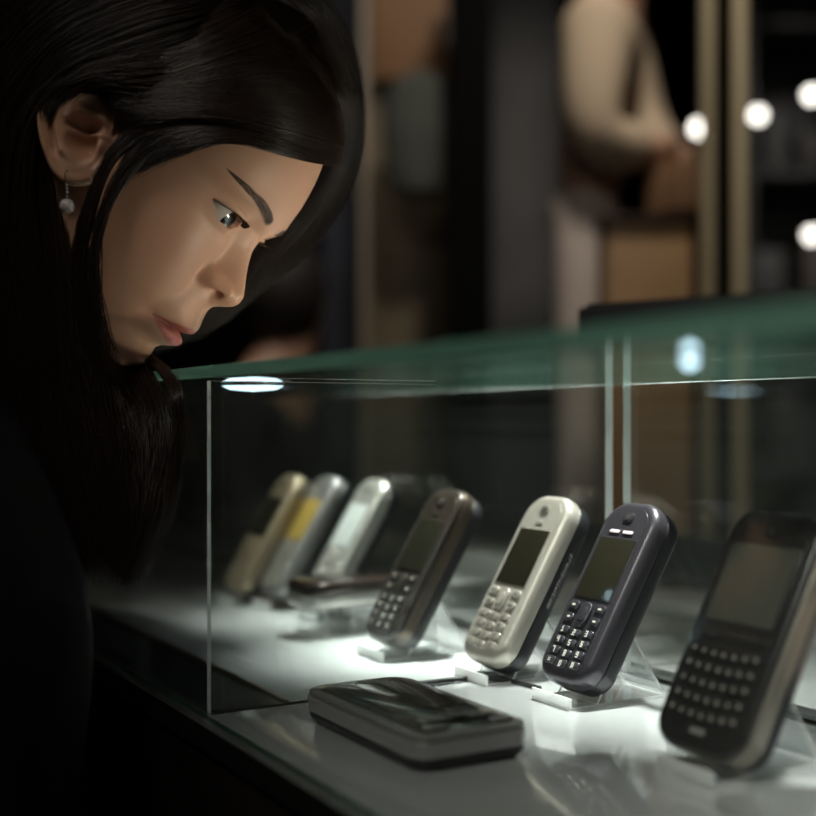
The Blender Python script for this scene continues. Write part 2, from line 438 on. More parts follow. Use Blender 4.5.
def build_woman_head(mats):
    me, col = make_head()
    V = make_ear()
    ear = grid_mesh('ear', H(V.reshape(-1, 3)).reshape(V.shape), closed_u=True)
    V2 = V.copy(); V2[..., 1] *= -1; V2 = V2[:, ::-1]
    ear2 = grid_mesh('ear', H(V2.reshape(-1, 3)).reshape(V.shape), closed_u=True)
    # neck
    s = np.linspace(0, 1, 40)
    c0 = np.array([-8., 0, 5]); nk = []
    path = cr([[5, 0, -20], [-12, 0, -55], [-36, 0, -95], [-72, 0, -132], [-110, 0, -160]], 40)
    nk_r = np.interp(s, [0, 0.3, 0.7, 1], [50, 50, 52, 62])
    th = np.linspace(0, 2 * PI, 60, endpoint=False)
    tg = np.gradient(path, axis=0); tg /= np.linalg.norm(tg, axis=1)[:, None]
    side = np.array([0, 1., 0]); fr = np.cross(side, tg)
    NV = path[:, None] + nk_r[:, None, None] * (np.cos(th)[None, :, None] * side * 0.95 + np.sin(th)[None, :, None] * fr[:, None])
    neck = grid_mesh('neck', H(NV.reshape(-1, 3)).reshape(NV.shape), closed_u=True)
    parts = [me, ear, ear2, neck]
    vs, fs, cs = [], [], []
    for m, c in zip(parts, [col, None, None, None]):
        o = len(vs); vs += [tuple(v.co) for v in m.vertices]
        fs += [tuple(i + o for i in p.vertices) for p in m.polygons]
        cs.append(c if c is not None else np.tile(SKIN * (1.0 if m is not neck else 0.95), (len(m.vertices), 1)))
    return vs, fs, np.concatenate(cs)
# ------------------------------------------------------------------ woman: body, eyes, brows, hair, coat, earring
M_SKIN = pbr('skin', (.6, .4, .3), .44, attr='tone', sss=.18)
M_HAIR = pbr('dark_hair', (.022, .013, .009), .34, spec=.45, sheen=0)
M_COAT = pbr('black_wool', (.006, .006, .007), .9, spec=.15, bump=.5, bscale=600)
woman = empty('person', (H([0, 0, -60])[0] - .35, H([0, 0, -60])[1] + .2, 0), 0,
              'woman in black with long dark hair bending over the glass showcase', 'person')
def W(o):                                    # parent keeping world place
    o.parent = woman; o.matrix_parent_inverse = Matrix.Translation(-woman.location); return o
vs, fs, cs = build_woman_head(None)
# arms, trunk and hands grown over a skeleton, joined into the same body
def pt(x, y, d): return P(x, y, d)
NB = Vector(H([-110, 0, -160])); 
pel = Vector((-.34, 1.06, .60))
shR = P(-120, 370, .62); shL = P(-215, 330, .98)
elR = P(-8, 630, .60); wrR = P(-4, 850, .60)
elL = P(-190, 640, .93); wrL = P(-120, 850, .90)
def bodyskin(name, k, mat, hands=True):
    v, e, r = [], [], []
    def add(p, rad, par=None):
        v.append(Vector(p)); r.append(rad)
        if par is not None: e.append((par, len(v) - 1))
        return len(v) - 1
    ch = NB.lerp(pel, .28); wa = NB.lerp(pel, .66)
    a = add(pel, (.145 * k, .115 * k)); b = add(wa, (.125 * k, .10 * k), a); c = add(ch, (.15 * k, .11 * k), b); n = add(NB, .062 * k, c)
    if not hands: add(NB.lerp(HP, .40), .060, n)
    ends = []
    for sh, el, wr in ((shR, elR, wrR), (shL, elL, wrL)):
        s1 = add(ch.lerp(sh, .85), .062 * k, c); s2 = add(sh.lerp(el, .5), .052 * k, s1); s3 = add(el, .047 * k, s2)
        s4 = add(el.lerp(wr, .5), .040 * k, s3); s5 = add(wr, .030 * k, s4)
        if not hands: add(wr + (wr - el).normalized() * .03, .040, s5)
        ends.append((s5, (wr - el).normalized(), wr))
    for sg in (-1, 1):
        sd = Vector((0, 1, 0)) * sg * .09
        h1 = add(pel + sd + Vector((0, 0, -.05)), .09 * k, a); kn = add(Vector((-.02, 1.06, .42)) + sd * 1.2, .062 * k, h1)
        sn = add(Vector((-.12, 1.08, .22)) + sd * 1.2, .056 * k, kn); an = add(Vector((-.20, 1.08, .08)) + sd * 1.2, .042 * k, sn)
        add(Vector((-.08, 1.08, .045)) + sd * 1.25, .034 * k, an)
    return v, e, r, ends
v, e, r, ends = bodyskin('t', .80, M_SKIN)
for s5, d, wr in ends:                       # hands: palm, four fingers, thumb, hanging relaxed
    fwd = Vector((CA, -SA, 0)) * .3 + Vector((.5, .5, 0)) * .2
    ax = d.cross(Vector((1, 0, 0))).normalized(); nn = d.cross(ax)
    def add(p, rad, par): v.append(Vector(p)); r.append(rad); e.append((par, len(v) - 1)); return len(v) - 1
    pm = add(wr + d * .045, (.034, .016), s5)
    for j, (off, L) in enumerate(((-.026, .066), (-.009, .075), (.009, .070), (.026, .055))):
        q = add(wr + d * .085 + ax * off, .0092, pm)
        q = add(wr + d * (.085 + L * .42) + ax * off * 1.05 + nn * .006, .0084, q)
        q = add(wr + d * (.085 + L * .72) + ax * off * 1.05 + nn * .016, .0078, q)
        add(wr + d * (.085 + L * .92) + ax * off * 1.05 + nn * .028, .0070, q)
    q = add(wr + d * .04 - ax * .036 + nn * .008, .0105, pm); q = add(wr + d * .07 - ax * .052 + nn * .014, .0092, q); add(wr + d * .095 - ax * .056 + nn * .020, .008, q)
tb = skin_mesh('tmp_body', v, e, r, M_SKIN, levels=2)
o0 = len(vs); vs += [tuple(q.co) for q in tb.data.vertices]; fs += [tuple(i + o0 for i in p.vertices) for p in tb.data.polygons]
cs = np.concatenate([cs, np.tile(SKIN, (len(tb.data.vertices), 1))])
bpy.data.objects.remove(tb)
me = bpy.data.meshes.new('body'); me.from_pydata(vs, [], fs); me.update()
ca = me.color_attributes.new('tone', 'FLOAT_COLOR', 'POINT')
ca.data.foreach_set('color', np.concatenate([cs, np.ones((len(cs), 1))], 1).reshape(-1).astype(np.float32))
W(link('body', me, M_SKIN))
# coat: same skeleton, looser, ends at the wrists and neck
v, e, r, ends = bodyskin('c', 1.2, M_COAT, False)
ct = skin_mesh('coat', v, e, r, M_COAT, levels=2); W(ct)

# eyes
M_EYE = pbr('eye_white', (.62, .58, .54), .12, coat=1, sss=0)
M_IRIS = pbr('iris', (.020, .010, .006), .15, coat=1, coat_rough=.0)
M_PUP = pbr('pupil', (.002, .002, .002), .05, coat=1, coat_rough=.0)
for s in (-1, 1):
    gz = Vector((.94, -.06, -.17)).normalized()
    q = gz.to_track_quat('Z', 'Y').to_matrix().to_4x4()
    bm = bmesh.new(); bmesh.ops.create_uvsphere(bm, u_segments=48, v_segments=60, radius=EYE_R)
    for f in bm.faces:
        c = f.calc_center_median(); an = math.degrees(math.acos(max(-1, min(1, c.z / c.length))))
        f.material_index = 2 if an < 15 else (1 if an < 36 else 0)
    for w_ in bm.verts:
        an = math.acos(max(-1, min(1, w_.co.z / w_.co.length)))
        w_.co *= 1 + .045 * math.exp(-(an / .42) ** 4)
    bmesh.ops.transform(bm, matrix=HM @ Matrix.Translation((EYE_X, s * EYE_Y, EYE_Z)) @ q, verts=bm.verts)
    ob = from_bm('eyeball', bm, [M_EYE, M_IRIS, M_PUP], smooth=True); W(ob); ob['label'] = 'dark brown eye looking down'

# brows and lashes: short strands rooted on the face
def face_pt(y, z, lift=0.0):
    y = np.asarray(y, float); z = np.asarray(z, float)
    return np.stack([face_x(y, z) + lift, y, z], -1)
def brow(s):
    n = 520; t = nr.uniform(0, 1, n); w_ = nr.uniform(-1, 1, n)
    hw = 3.6 * (1 - t) ** .6 * (.6 + .4 * t) + .6 + 0.9 * np.exp(-((t - .35) / .3) ** 2)
    y = 10.5 + 40 * t; z = 35.5 + 5.0 * np.sin(t * PI * .62) + w_ * hw
    dirz = np.where(w_ > 0, .3, .75) * (1 - t) ** 1.2 + .04; diry = np.ones(n)
    L = 5.5 - 1.5 * t
    K = 5; k = np.linspace(0, 1, K)
    yy = y[:, None] + diry[:, None] * L[:, None] * k; zz = z[:, None] + (dirz * L)[:, None] * k - .25 * (w_ * L * .5)[:, None] * k
    p = face_pt(yy, zz, .25)
    p[..., 1] *= s
    return H(p)
def lashes(s):
    n = 60; t = np.linspace(.12, 1, n); y = 17.0 + 29.0 * t * .985
    _, up, lo = lidcurves(y)
    K = 7; k = np.linspace(0, 1, K)
    L = 6.5 * (.45 + .55 * np.sin(PI * np.clip(t, 0, .85)))
    root = np.stack([base(y, up) + features(y, up + 1.0) + .2, y, up - .1], -1)
    dirn = np.stack([np.full(n, .95), .25 * (t - .3) * 2, np.full(n, -.25)], -1)
    c = root[:, None] + dirn[:, None] * (L[:, None] * k)[..., None]
    c[..., 2] += (L[:, None] * k ** 2) * .38
    c[..., 1] *= s
    return H(c)
M_BROW = pbr('brow_hair', (.07, .047, .034), .6)
for s in (-1, 1):
    W(strands('eyebrow', brow(s), .00006, M_BROW))
    W(strands('eyelashes', lashes(s), .00013, M_BROW, r_tip=.2))

# scalp cap under the strands
def make_cap():
    z = np.concatenate([131 - (131 - 30) * (np.linspace(0, 1, 70) ** 1.35), np.linspace(30, -60, 60)[1:]])
    a = np.linspace(-PI, PI, 160, endpoint=False)
    Z, PH = np.meshgrid(z, a, indexing='ij')
    xf = pchip(HT[:, 0], HT[:, 1], z)[:, None]; xb = pchip(HT[:, 0], HT[:, 2], z)[:, None]
    w = pchip(HT[:, 0], HT[:, 3], z)[:, None]; xc = pchip(HT[:, 0], HT[:, 4], z)[:, None]; n = nexp(z)[:, None]
    c = np.cos(PH); s = np.sin(PH)
    Y = w * np.sign(s) * np.abs(s) ** (2 / n); X = np.where(c > 0, xc + (xf - xc) * np.abs(c) ** (2 / n), xc - (xc - xb) * np.abs(c))
    # hairline: x limit by height, further forward on top
    lim = pchip([-60, -15, 5, 20, 40, 58, 72, 84, 92, 131], [-28, -26, 14, 28, 34, 44, 60, 76, 92, 150], Z)
    off = -5 + 8.5 * sst(4, -4, X - lim) * sst(.85, 1.15, np.sqrt(((X - 6) / 24) ** 2 + ((Z + 2) / 40) ** 2 + 0 * Y))
    ctr = np.array([5, 0, 20.]); V = np.stack([X, Y, Z], -1); d = V - ctr; d /= np.linalg.norm(d, axis=-1, keepdims=True)
    return V + d * off[..., None]
cv = make_cap(); me = grid_mesh('scalp_hair', H(cv.reshape(-1, 3)).reshape(cv.shape), closed_u=True, caps=True)
W(link('scalp_hair', me, pbr('scalp', (.004, .003, .0025), .95, spec=.1)))

def sheet(guides, n, thick=.004, K=40, frizz=.0008, clump=14):
    dd = lambda d: d if d > .645 else .645 - (.645 - d) * .5
    g = np.array([cr([tuple(P(q[0], q[1], dd(q[2]))) for q in gd], K) for gd in guides])       # (G, K, 3)
    s = nr.uniform(0, 1, n)
    cl = np.round(s * clump * len(guides)) / (clump * len(guides))
    t = np.linspace(0, 1, K)
    mixv = (t ** 1.5 * .55)[None, :]
    sv = s[:, None] * (1 - mixv) + cl[:, None] * mixv
    x = sv * (len(guides) - 1)
    i = np.clip(x.astype(int), 0, len(guides) - 2); f = (x - i)[..., None]
    k = np.arange(K)[None, :].repeat(n, 0)
    # smooth interpolation across guides
    f2 = f
    C = g[i, k] * (1 - f2) + g[i + 1, k] * f2
    off = nr.normal(0, 1, (n, 1, 3)) * thick * (.35 + .65 * t)[None, :, None]
    ph = nr.uniform(0, 2 * PI, (n, 1, 3)); fr = nr.uniform(1, 4, (n, 1, 3))
    wob = np.sin(t[None, :, None] * fr * 2 * PI + ph) * frizz * t[None, :, None]
    ln = nr.uniform(.86, 1.0, n)
    C = C + off + wob
    out = np.empty_like(C)
    for j in range(n):
        tt = t * ln[j] * (K - 1); a = np.clip(tt.astype(int), 0, K - 2); ff = (tt - a)[:, None]
        out[j] = C[j, a] * (1 - ff) + C[j, a + 1] * ff
    return out
HS = []
# crown swept back over the ear and down
HS.append(sheet([
 [(285, -40, .70), (200, -75, .66), (90, -60, .635), (-10, 0, .63), (-60, 120, .635), (-60, 300, .63), (-40, 480, .62), (-30, 620, .62)],
 [(280, -20, .69), (200, -25, .645), (110, -5, .625), (30, 50, .62), (-20, 150, .625), (-25, 300, .63), (0, 470, .63), (20, 600, .63)],
 [(274, -5, .685), (200, 12, .64), (120, 35, .622), (55, 72, .618), (15, 150, .622), (10, 290, .628), (40, 450, .632), (60, 570, .632)],
 [(270, 8, .68), (210, 46, .644), (148, 70, .627), (92, 77, .618), (38, 105, .62), (24, 190, .628), (45, 330, .634), (95, 575, .632)]], 7500, thick=.0028))
# from the front hairline back over the temple
HS.append(sheet([
 [(272, 5, .685), (210, 42, .64), (150, 55, .624), (95, 66, .618), (48, 88, .62), (26, 160, .63)],
 [(312, 25, .70), (255, 48, .658), (195, 68, .632), (140, 74, .622), (100, 74, .62), (58, 86, .63)],
 [(332, 75, .712), (285, 82, .675), (225, 90, .645), (170, 90, .628), (128, 88, .626), (96, 84, .636)],
 [(332, 115, .722), (290, 108, .685), (235, 108, .655), (185, 110, .636), (148, 112, .63), (118, 116, .638)],
 [(326, 138, .727), (298, 122, .70), (250, 121, .667), (205, 125, .645), (165, 138, .633), (124, 160, .636)],
 [(324, 146, .73), (302, 130, .70), (255, 129, .669), (215, 133, .647), (172, 150, .635), (130, 172, .637)]], 11000, thick=.0018))
# sideburn lock in front of the ear
HS.append(sheet([
 [(190, 112, .64), (150, 132, .63), (122, 165, .626), (102, 210, .625), (90, 260, .628), (92, 310, .635), (108, 362, .645)],
 [(215, 118, .645), (170, 140, .632), (135, 172, .628), (106, 215, .626), (98, 262, .63), (104, 320, .638), (124, 372, .65)]], 170, thick=.0009, frizz=.0016, clump=5))
HS.append(sheet([
 [(160, 125, .632), (120, 155, .626), (98, 195, .624), (86, 245, .628), (88, 300, .635), (98, 352, .645), (115, 420, .65)],
 [(140, 120, .632), (110, 150, .627), (90, 195, .626), (76, 245, .632), (76, 300, .64), (84, 352, .648), (100, 420, .65)]], 500, thick=.0012, frizz=.0016, clump=6))
# far side of the head
HS.append(sheet([
 [(270, 5, .69), (298, 40, .70), (322, 80, .708), (340, 118, .722), (336, 160, .745), (300, 212, .775), (262, 258, .775), (215, 300, .765), (165, 330, .755)],
 [(272, -8, .69), (308, 15, .71), (336, 62, .73), (347, 115, .75), (338, 170, .775), (305, 225, .785), (262, 268, .78), (210, 310, .77), (160, 338, .76)],
 [(280, -25, .69), (325, 0, .725), (352, 60, .755), (358, 125, .775), (348, 182, .79), (310, 240, .79), (264, 278, .78), (208, 320, .77), (155, 345, .76)]], 5200, thick=.003))
# hanging curtain beside the showcase
HS.append(sheet([
 [(-30, 180, .66), (-30, 300, .655), (-10, 420, .65), (20, 500, .645), (50, 560, .64)],
 [(30, 150, .64), (32, 250, .64), (55, 380, .64), (80, 480, .635), (98, 570, .635)],
 [(60, 190, .655), (72, 300, .65), (95, 400, .645), (115, 490, .64), (128, 580, .64)],
 [(80, 250, .70), (98, 330, .705), (122, 385, .685), (142, 450, .665), (140, 520, .65), (130, 580, .645)],
 [(90, 280, .74), (122, 340, .735), (150, 380, .69), (162, 430, .665), (158, 490, .655), (148, 560, .645)]], 7000, thick=.003, frizz=.0025, clump=16))
HS.append(sheet([
 [(95, 290, .74), (135, 345, .73), (168, 384, .665), (176, 430, .655), (170, 490, .65), (160, 545, .645)],
 [(100, 300, .74), (145, 348, .725), (176, 382, .66), (182, 430, .652), (175, 490, .65), (165, 530, .645)]], 160, thick=.0015, frizz=.002, clump=4))
def push_out(a, extra=0):
    """keep strands outside the skull"""
    inv = np.linalg.inv(HA); L = a @ inv[:3, :3].T + inv[:3, 3]
    x, y, z = L[..., 0], L[..., 1], L[..., 2]
    zc = np.clip(z, -101, 118)
    xf = pchip(HT[:, 0], HT[:, 1], zc); xb = pchip(HT[:, 0], HT[:, 2], zc); w_ = pchip(HT[:, 0], HT[:, 3], zc); xc = pchip(HT[:, 0], HT[:, 4], zc)
    A = np.where(x > xc, xf - xc, xc - xb); n = nexp(zc)
    rho = ((np.abs(y) / w_) ** n + (np.abs(x - xc) / A) ** n) ** (1 / n)
    lift = 6.5 + extra + nr.uniform(0, 3.5, (a.shape[0], 1))
    want = 1 + lift / 72.0
    k = np.where(rho < want, want / np.maximum(rho, .3), 1.0)
    wt = sst(8, 30, z) * sst(131, 118, z)
    k = 1 + (k - 1) * wt
    return H(np.stack([xc + (x - xc) * k, y * k, z], -1))
hl = cr([(326, 140), (300, 128), (250, 126), (210, 132), (170, 148), (135, 172)], 200); dl = cr([(.727,), (.70,), (.667,), (.647,), (.634,), (.637,)], 200)[:, 0]
bb = []
for _ in range(1500):                                     # short fine hairs along the hairline
    k = rnd.randrange(0, 190); x, y = hl[k]; e_ = min(9, rnd.expovariate(1 / 3.5)) - 3; L = rnd.uniform(14, 26)
    d_ = dl[k]; k2 = min(199, k + 20)
    dx_, dy_ = hl[k2] - hl[k]; n_ = math.hypot(dx_, dy_); dx_ /= n_; dy_ /= n_
    p0 = (x, y + e_, d_); p2 = (x + dx_ * L, y + dy_ * L - rnd.uniform(5, 11), dl[k2]); p1 = ((x + p2[0]) / 2, (y + e_ + p2[1]) / 2 + rnd.uniform(-1, 1), (d_ + dl[k2]) / 2)
    bb.append(cr([tuple(P(*p)) for p in (p0, p1, p2)], 24))
BB = np.array(bb)
OV = sheet([
 [(268, 0, .68), (215, 34, .64), (152, 58, .624), (96, 70, .618), (50, 92, .62), (28, 160, .63)],
 [(300, 30, .70), (250, 56, .658), (192, 78, .632), (140, 84, .622), (100, 78, .62), (58, 88, .63)],
 [(322, 80, .712), (280, 90, .675), (225, 98, .645), (172, 98, .628), (130, 94, .626), (98, 88, .636)],
 [(328, 118, .722), (292, 112, .685), (238, 112, .655), (188, 114, .636), (150, 118, .63), (118, 124, .638)]], 4500, thick=.0016, clump=24)
HS = [push_out(a) for a in HS] + [push_out(OV, 2.6)]
def hug(a):
    inv = np.linalg.inv(HA); L = a @ inv[:3, :3].T + inv[:3, 3]; x, y, z = L[..., 0], L[..., 1], L[..., 2]
    xf = pchip(HT[:, 0], HT[:, 1], z); xb = pchip(HT[:, 0], HT[:, 2], z); w_ = pchip(HT[:, 0], HT[:, 3], z); xc = pchip(HT[:, 0], HT[:, 4], z)
    A = np.where(x > xc, xf - xc, xc - xb); n = nexp(z); rho = ((np.abs(y) / w_) ** n + (np.abs(x - xc) / A) ** n) ** (1 / n)
    t = np.linspace(0, 1, a.shape[1])[None, :]
    k = (1 + (.4 + 6 * t) / 72.0) / rho
    return H(np.stack([xc + (x - xc) * k, y * k, z], -1))
HS.append(hug(BB))
HS = np.concatenate([np.stack([cr(c, 24) for c in a]) if a.shape[1] != 24 else a for a in HS])
W(strands('hair', HS, .00016, M_HAIR))['label'] = 'long straight dark hair'

# earring: hook, chain of beads, pearl
M_SIL = pbr('earring_silver', (.75, .73, .70), .2, metal=1)
M_PRL = pbr('pearl', (.62, .56, .54), .25, coat=.6, noise=.25, nscale=600)
ep = P(67, 182, .632)
bm = bmesh.new()
tube(bm, [ep + Vector((0, 0, z)) + (P(68, 182, .632) - ep) * s for z, s in ((.004, 1), (.007, 0), (.004, -2), (0, -1.5), (-.003, -1))], .0004, 8)
for k in range(4):
    bmesh.ops.create_icosphere(bm, subdivisions=2, radius=.0009, matrix=Matrix.Translation(ep + Vector((0, 0, -.0015 - .0019 * k))))
er = from_bm('earring', bm, M_SIL, smooth=True); W(er); er['label'] = 'small silver drop earring with a pale pearl'
bm = bmesh.new(); bmesh.ops.create_icosphere(bm, subdivisions=4, radius=.0039, matrix=Matrix.Translation(ep + Vector((0, 0, -.0125))))
pr = from_bm('pearl', bm, M_PRL, smooth=True); pr.parent = er; pr['label'] = 'round pale pearl'
# ------------------------------------------------------------------ the glass showcase
M_CAB = pbr('black_lacquer', (.012, .010, .009), .28, spec=.4, noise=.2, nscale=8)
M_DECK = pbr('white_acrylic', (.50, .515, .52), .30, coat=1.0, coat_rough=.03, noise=.03, nscale=15)
M_STRIP = pbr('dark_glass_border', (.02, .024, .026), .15, coat=1, coat_rough=.02)
M_GOLD = pbr('brass', (.55, .42, .22), .28, metal=1)
M_RAIL = pbr('rail_black', (.02, .022, .022), .35)
M_GL = glass('clear_glass', (.955, .975, .965), f0=.05, haze=.007, hazecol=(.75, .88, .80))
M_GLD = glass('lid_glass', (.94, .965, .953), f0=.05, haze=.002, hazecol=(.7, .9, .8))
def edge_mat(name, col, e=0):
    m = pbr(name, col, .25, spec=.6, coat=.5)
    nt = m.node_tree; b = nt.nodes['Principled BSDF']; out = nt.nodes['Material Output']
    tl = nt.nodes.new('ShaderNodeBsdfTranslucent'); tl.inputs[0].default_value = (*[min(1, c * 1.6) for c in col], 1)
    mx = nt.nodes.new('ShaderNodeMixShader'); mx.inputs[0].default_value = .5
    nt.links.new(b.outputs[0], mx.inputs[1]); nt.links.new(tl.outputs[0], mx.inputs[2]); nt.links.new(mx.outputs[0], out.inputs[0])
    return m
M_EDGE = edge_mat('green_glass_edge', (.13, .27, .205))
M_EDGED = edge_mat('dark_glass_edge', (.02, .07, .05))
M_EDGEW = edge_mat('pale_glass_edge', (.80, .90, .85))
M_CHAN = pbr('steel_channel', (.45, .46, .45), .3, metal=1)

case = empty('glass_showcase', ((XF + XR) / 2, .9, 0), 0, 'long glass display case on a black counter holding the mobile phones', 'display case')
_n = [0]
def C(o):
    o.parent = case; o.matrix_parent_inverse = Matrix.Translation(-case.location); return o
Y0, Y1 = -.25, 1.52
T = .006
C(boxobj('cabinet', (XF - .004, XR + .012, Y0, Y1, 0, DECK - .016), M_CAB, bevel=.002))
C(boxobj('deck', (XF + .0, XR - .008, Y0, YD - .0035, DECK - .016, DECK), M_DECK, bevel=.0008))
XI = .277
C(boxobj('deck', (XI + .002, XR - .008, YD + .0035, Y1, DECK - .016, DECK), M_DECK, bevel=.0008))
C(boxobj('dark_border', (XF, XI, YD + .0035, Y1, DECK - .016, DECK - .0006), M_STRIP))
C(boxobj('brass_strip', (XI, XI + .002, YD + .0035, Y1, DECK - .016, DECK + .0006), M_GOLD))
C(boxobj('divider_channel', (XF, XR - .008, YD - .0035, YD + .0035, DECK - .016, DECK - .0004), M_STRIP))
C(boxobj('counter_edge', (XF - .006, XF - .0, Y0, Y1, DECK - .012, DECK + .0004), M_CHAN))
C(boxobj('rear_channel', (XR - .008, XR + .012, Y0, Y1, DECK - .016, DECK + .0015), M_RAIL))
C(boxobj('rear_trim', (XR - .0095, XR - .008, Y0, Y1, DECK - .016, DECK + .003), M_CHAN))
ZL = LIDU; YR = .597
C(pane('front_pane', (XF, XF + .004, Y0, Y1, DECK + .0004, ZL), 0, M_GL, M_EDGED, None))
C(pane('rear_pane', (XR - .001, XR + .005, Y0, .580, DECK + .0015, ZL), 0, M_GL, M_EDGEW, None))
C(pane('rear_pane', (XR - .001, XR + .005, YR, Y1, DECK + .0015, ZL), 0, M_GL, M_EDGEW, None))
dv = C(pane('divider_pane', (XF + T + .001, .37, YD - .0027, YD + .0027, DECK - .0004, ZL - .001), 1, M_GL, M_EDGEW, None))
for f in dv.data.polygons:
    if f.normal.x > .9: f.material_index = 0
C(pane('lid', (XF - .002, XR + .008, Y0, Y1, ZL, LIDT), 2, M_GLD, M_EDGE, None))
# puck lamps under the lid
M_PUCK = emit('puck_lamp', (.62, .85, 1.0), 3.0)
M_ALU = pbr('puck_rim', (.6, .6, .6), .3, metal=1)
for px_, y, k in ((.289, .690, 1.0), (.279, .301, .15)):
    bm = bmesh.new(); lathe(bm, [(0, -.0001), (.019 * k, -.0001), (.0195 * k, -.0006), (.0185 * k, -.0012)], (px_, y, ZL), 32)
    pk = from_bm('puck_light', bm, M_ALU, smooth=False); C(pk)
    bm = bmesh.new(); lathe(bm, [(.0185 * k, -.0012), (.014 * k, -.0034), (0, -.0046)], (px_, y, ZL), 32)
    ln = from_bm('lens', bm, M_PUCK, smooth=True); ln.parent = pk; ln['label'] = 'glowing lamp lens'

# black box lying on the lid
bx0 = P(573, 318, .37)
bm = bmesh.new()
def rrect(w, l, r, n=8, rb=None):
    """rounded outline in the xy plane, +y end radius r, -y end radius rb"""
    rb = r if rb is None else rb; pts = []
    for cx, cy, a0, q in ((w / 2 - r, l / 2 - r, 0, r), (-w / 2 + r, l / 2 - r, 90, r), (-w / 2 + rb, -l / 2 + rb, 180, rb), (w / 2 - rb, -l / 2 + rb, 270, rb)):
        for i in range(n + 1):
            a = math.radians(a0 + 90 * i / n); pts.append((cx + q * math.cos(a), cy + q * math.sin(a)))
    return pts
def loft(bm, levels, mat=0, cap0=True, cap1=True):
    rings = [[bm.verts.new(p) for p in lv] for lv in levels]
    n = len(rings[0])
    for A, B in zip(rings, rings[1:]):
        for i in range(n):
            f = bm.faces.new((A[i], A[(i + 1) % n], B[(i + 1) % n], B[i])); f.material_index = mat; f.smooth = True
    if cap0: bm.faces.new(rings[0][::-1]).material_index = mat
    if cap1: bm.faces.new(rings[-1]).material_index = mat
    return rings
def slab(bm, w, l, r, z0, z1, bev, rb=None, mat=0, c=(0, 0), n=8, bev0=None, steps=4):
    """rounded slab with rounded top and bottom edges"""
    lv = []; bev0 = bev if bev0 is None else bev0
    def ring(ins, z): return [(c[0] + x, c[1] + y, z) for x, y in rrect(w - 2 * ins, l - 2 * ins, max(r - ins, .0002), n, max((r if rb is None else rb) - ins, .0002))]
    for i in range(steps + 1):
        a = PI / 2 * i / steps; lv.append(ring(bev0 * (1 - math.sin(a)), z0 + bev0 * (1 - math.cos(a))))
    for i in range(steps + 1):
        a = PI / 2 * i / steps; lv.append(ring(bev * (1 - math.cos(a)), z1 - bev * (1 - math.sin(a))))
    return loft(bm, lv, mat)
M_BOX = pbr('black_plastic', (.008, .008, .009), .5, spec=.3)
qa, qb = P(573, 300, .537), P(816, 300, .468); ang_ = math.atan2(qb.y - qa.y, qb.x - qa.x)
bxo = empty('black_case', (0, 0, 0), 0, 'flat black case with rounded corners lying on the glass lid at the right', 'case')
bdir = Vector((math.cos(ang_), math.sin(ang_), 0)); bnor = Vector((-bdir.y, bdir.x, 0))
bc = Vector((qa.x, qa.y, 0)) + bdir * .16 + bnor * .045
bxo.location = (bc.x, bc.y, LIDT + .0002); bxo.rotation_euler = (0, 0, ang_ + PI / 2)
bm = bmesh.new(); slab(bm, .09, .32, .006, 0, .0215, .002)
o = from_bm('shell', bm, M_BOX, bxo, autosmooth=40)
bm = bmesh.new(); slab(bm, .084, .314, .005, .0215, .0230, .0006)
from_bm('cover', bm, M_BOX, bxo, autosmooth=40)
# ------------------------------------------------------------------ phones and their clear stands
M_ACR = glass('clear_acrylic', (.95, .96, .96), f0=.07, haze=.015, rough=.02)
M_ACRE = edge_mat('acrylic_edge', (.88, .90, .88))
_nt = M_ACRE.node_tree; _o = _nt.nodes['Material Output']; _sh = _o.inputs[0].links[0].from_socket
_tr = _nt.nodes.new('ShaderNodeBsdfTransparent'); _mx = _nt.nodes.new('ShaderNodeMixShader'); _mx.inputs[0].default_value = .25
_nt.links.new(_sh, _mx.inputs[1]); _nt.links.new(_tr.outputs[0], _mx.inputs[2]); _nt.links.new(_mx.outputs[0], _o.inputs[0])
M_SCR = pbr('dark_screen', (.020, .018, .011), .12, coat=1, coat_rough=.02)
M_SCRG = pbr('grey_green_screen', (.07, .073, .060), .15, coat=1, coat_rough=.02)
M_SCRY = pbr('amber_screen', (.50, .34, .08), .25, coat=.6)
M_SCRW = pbr('pale_screen', (.72, .76, .74), .25, coat=.6)
M_BLK = pbr('black_shell', (.010, .010, .013), .42, spec=.5)
M_SLV = pbr('silver_shell', (.47, .44, .385), .34, metal=.4)
M_SLVK = pbr('silver_key', (.52, .48, .42), .2, metal=.5)
M_GUN = pbr('gunmetal_shell', (.055, .050, .060), .30, metal=.5)
M_GUNK = pbr('gunmetal_key', (.09, .085, .095), .2, metal=.7)
M_BRZ = pbr('bronze_shell', (.11, .085, .065), .3, metal=.8)
M_BRZK = pbr('bronze_key', (.05, .042, .036), .25, metal=.3, coat=.5)
M_CHM = pbr('chrome_rim', (.72, .70, .68), .16, metal=1)
M_CHAMP = pbr('champagne_shell', (.52, .42, .29), .24, metal=.55)
M_GREY = pbr('grey_shell', (.33, .32, .315), .25, metal=.5)
M_KEYB = pbr('black_key', (.018, .017, .017), .22, coat=.8)
M_MRK = pbr('printed_mark', (.55, .53, .48), .5)
M_MRKD = pbr('dark_mark', (.05, .045, .04), .5)
M_SATIN = pbr('satin_grey_rim', (.46, .44, .45), .22, metal=.5)
M_RIMQ = pbr('satin_side_rim', (.30, .275, .24), .25, metal=.6)
M_MRKQ = pbr('faint_key_mark', (.20, .19, .17), .5)
M_SLVB = pbr('bright_silver_shell', (.62, .60, .56), .24, metal=.55)
M_LED = pbr('pale_pink_badge', (.85, .70, .76), .25, coat=1)
M_HOLE = pbr('speaker_slot', (.03, .028, .025), .6)

TILT = math.radians(31)
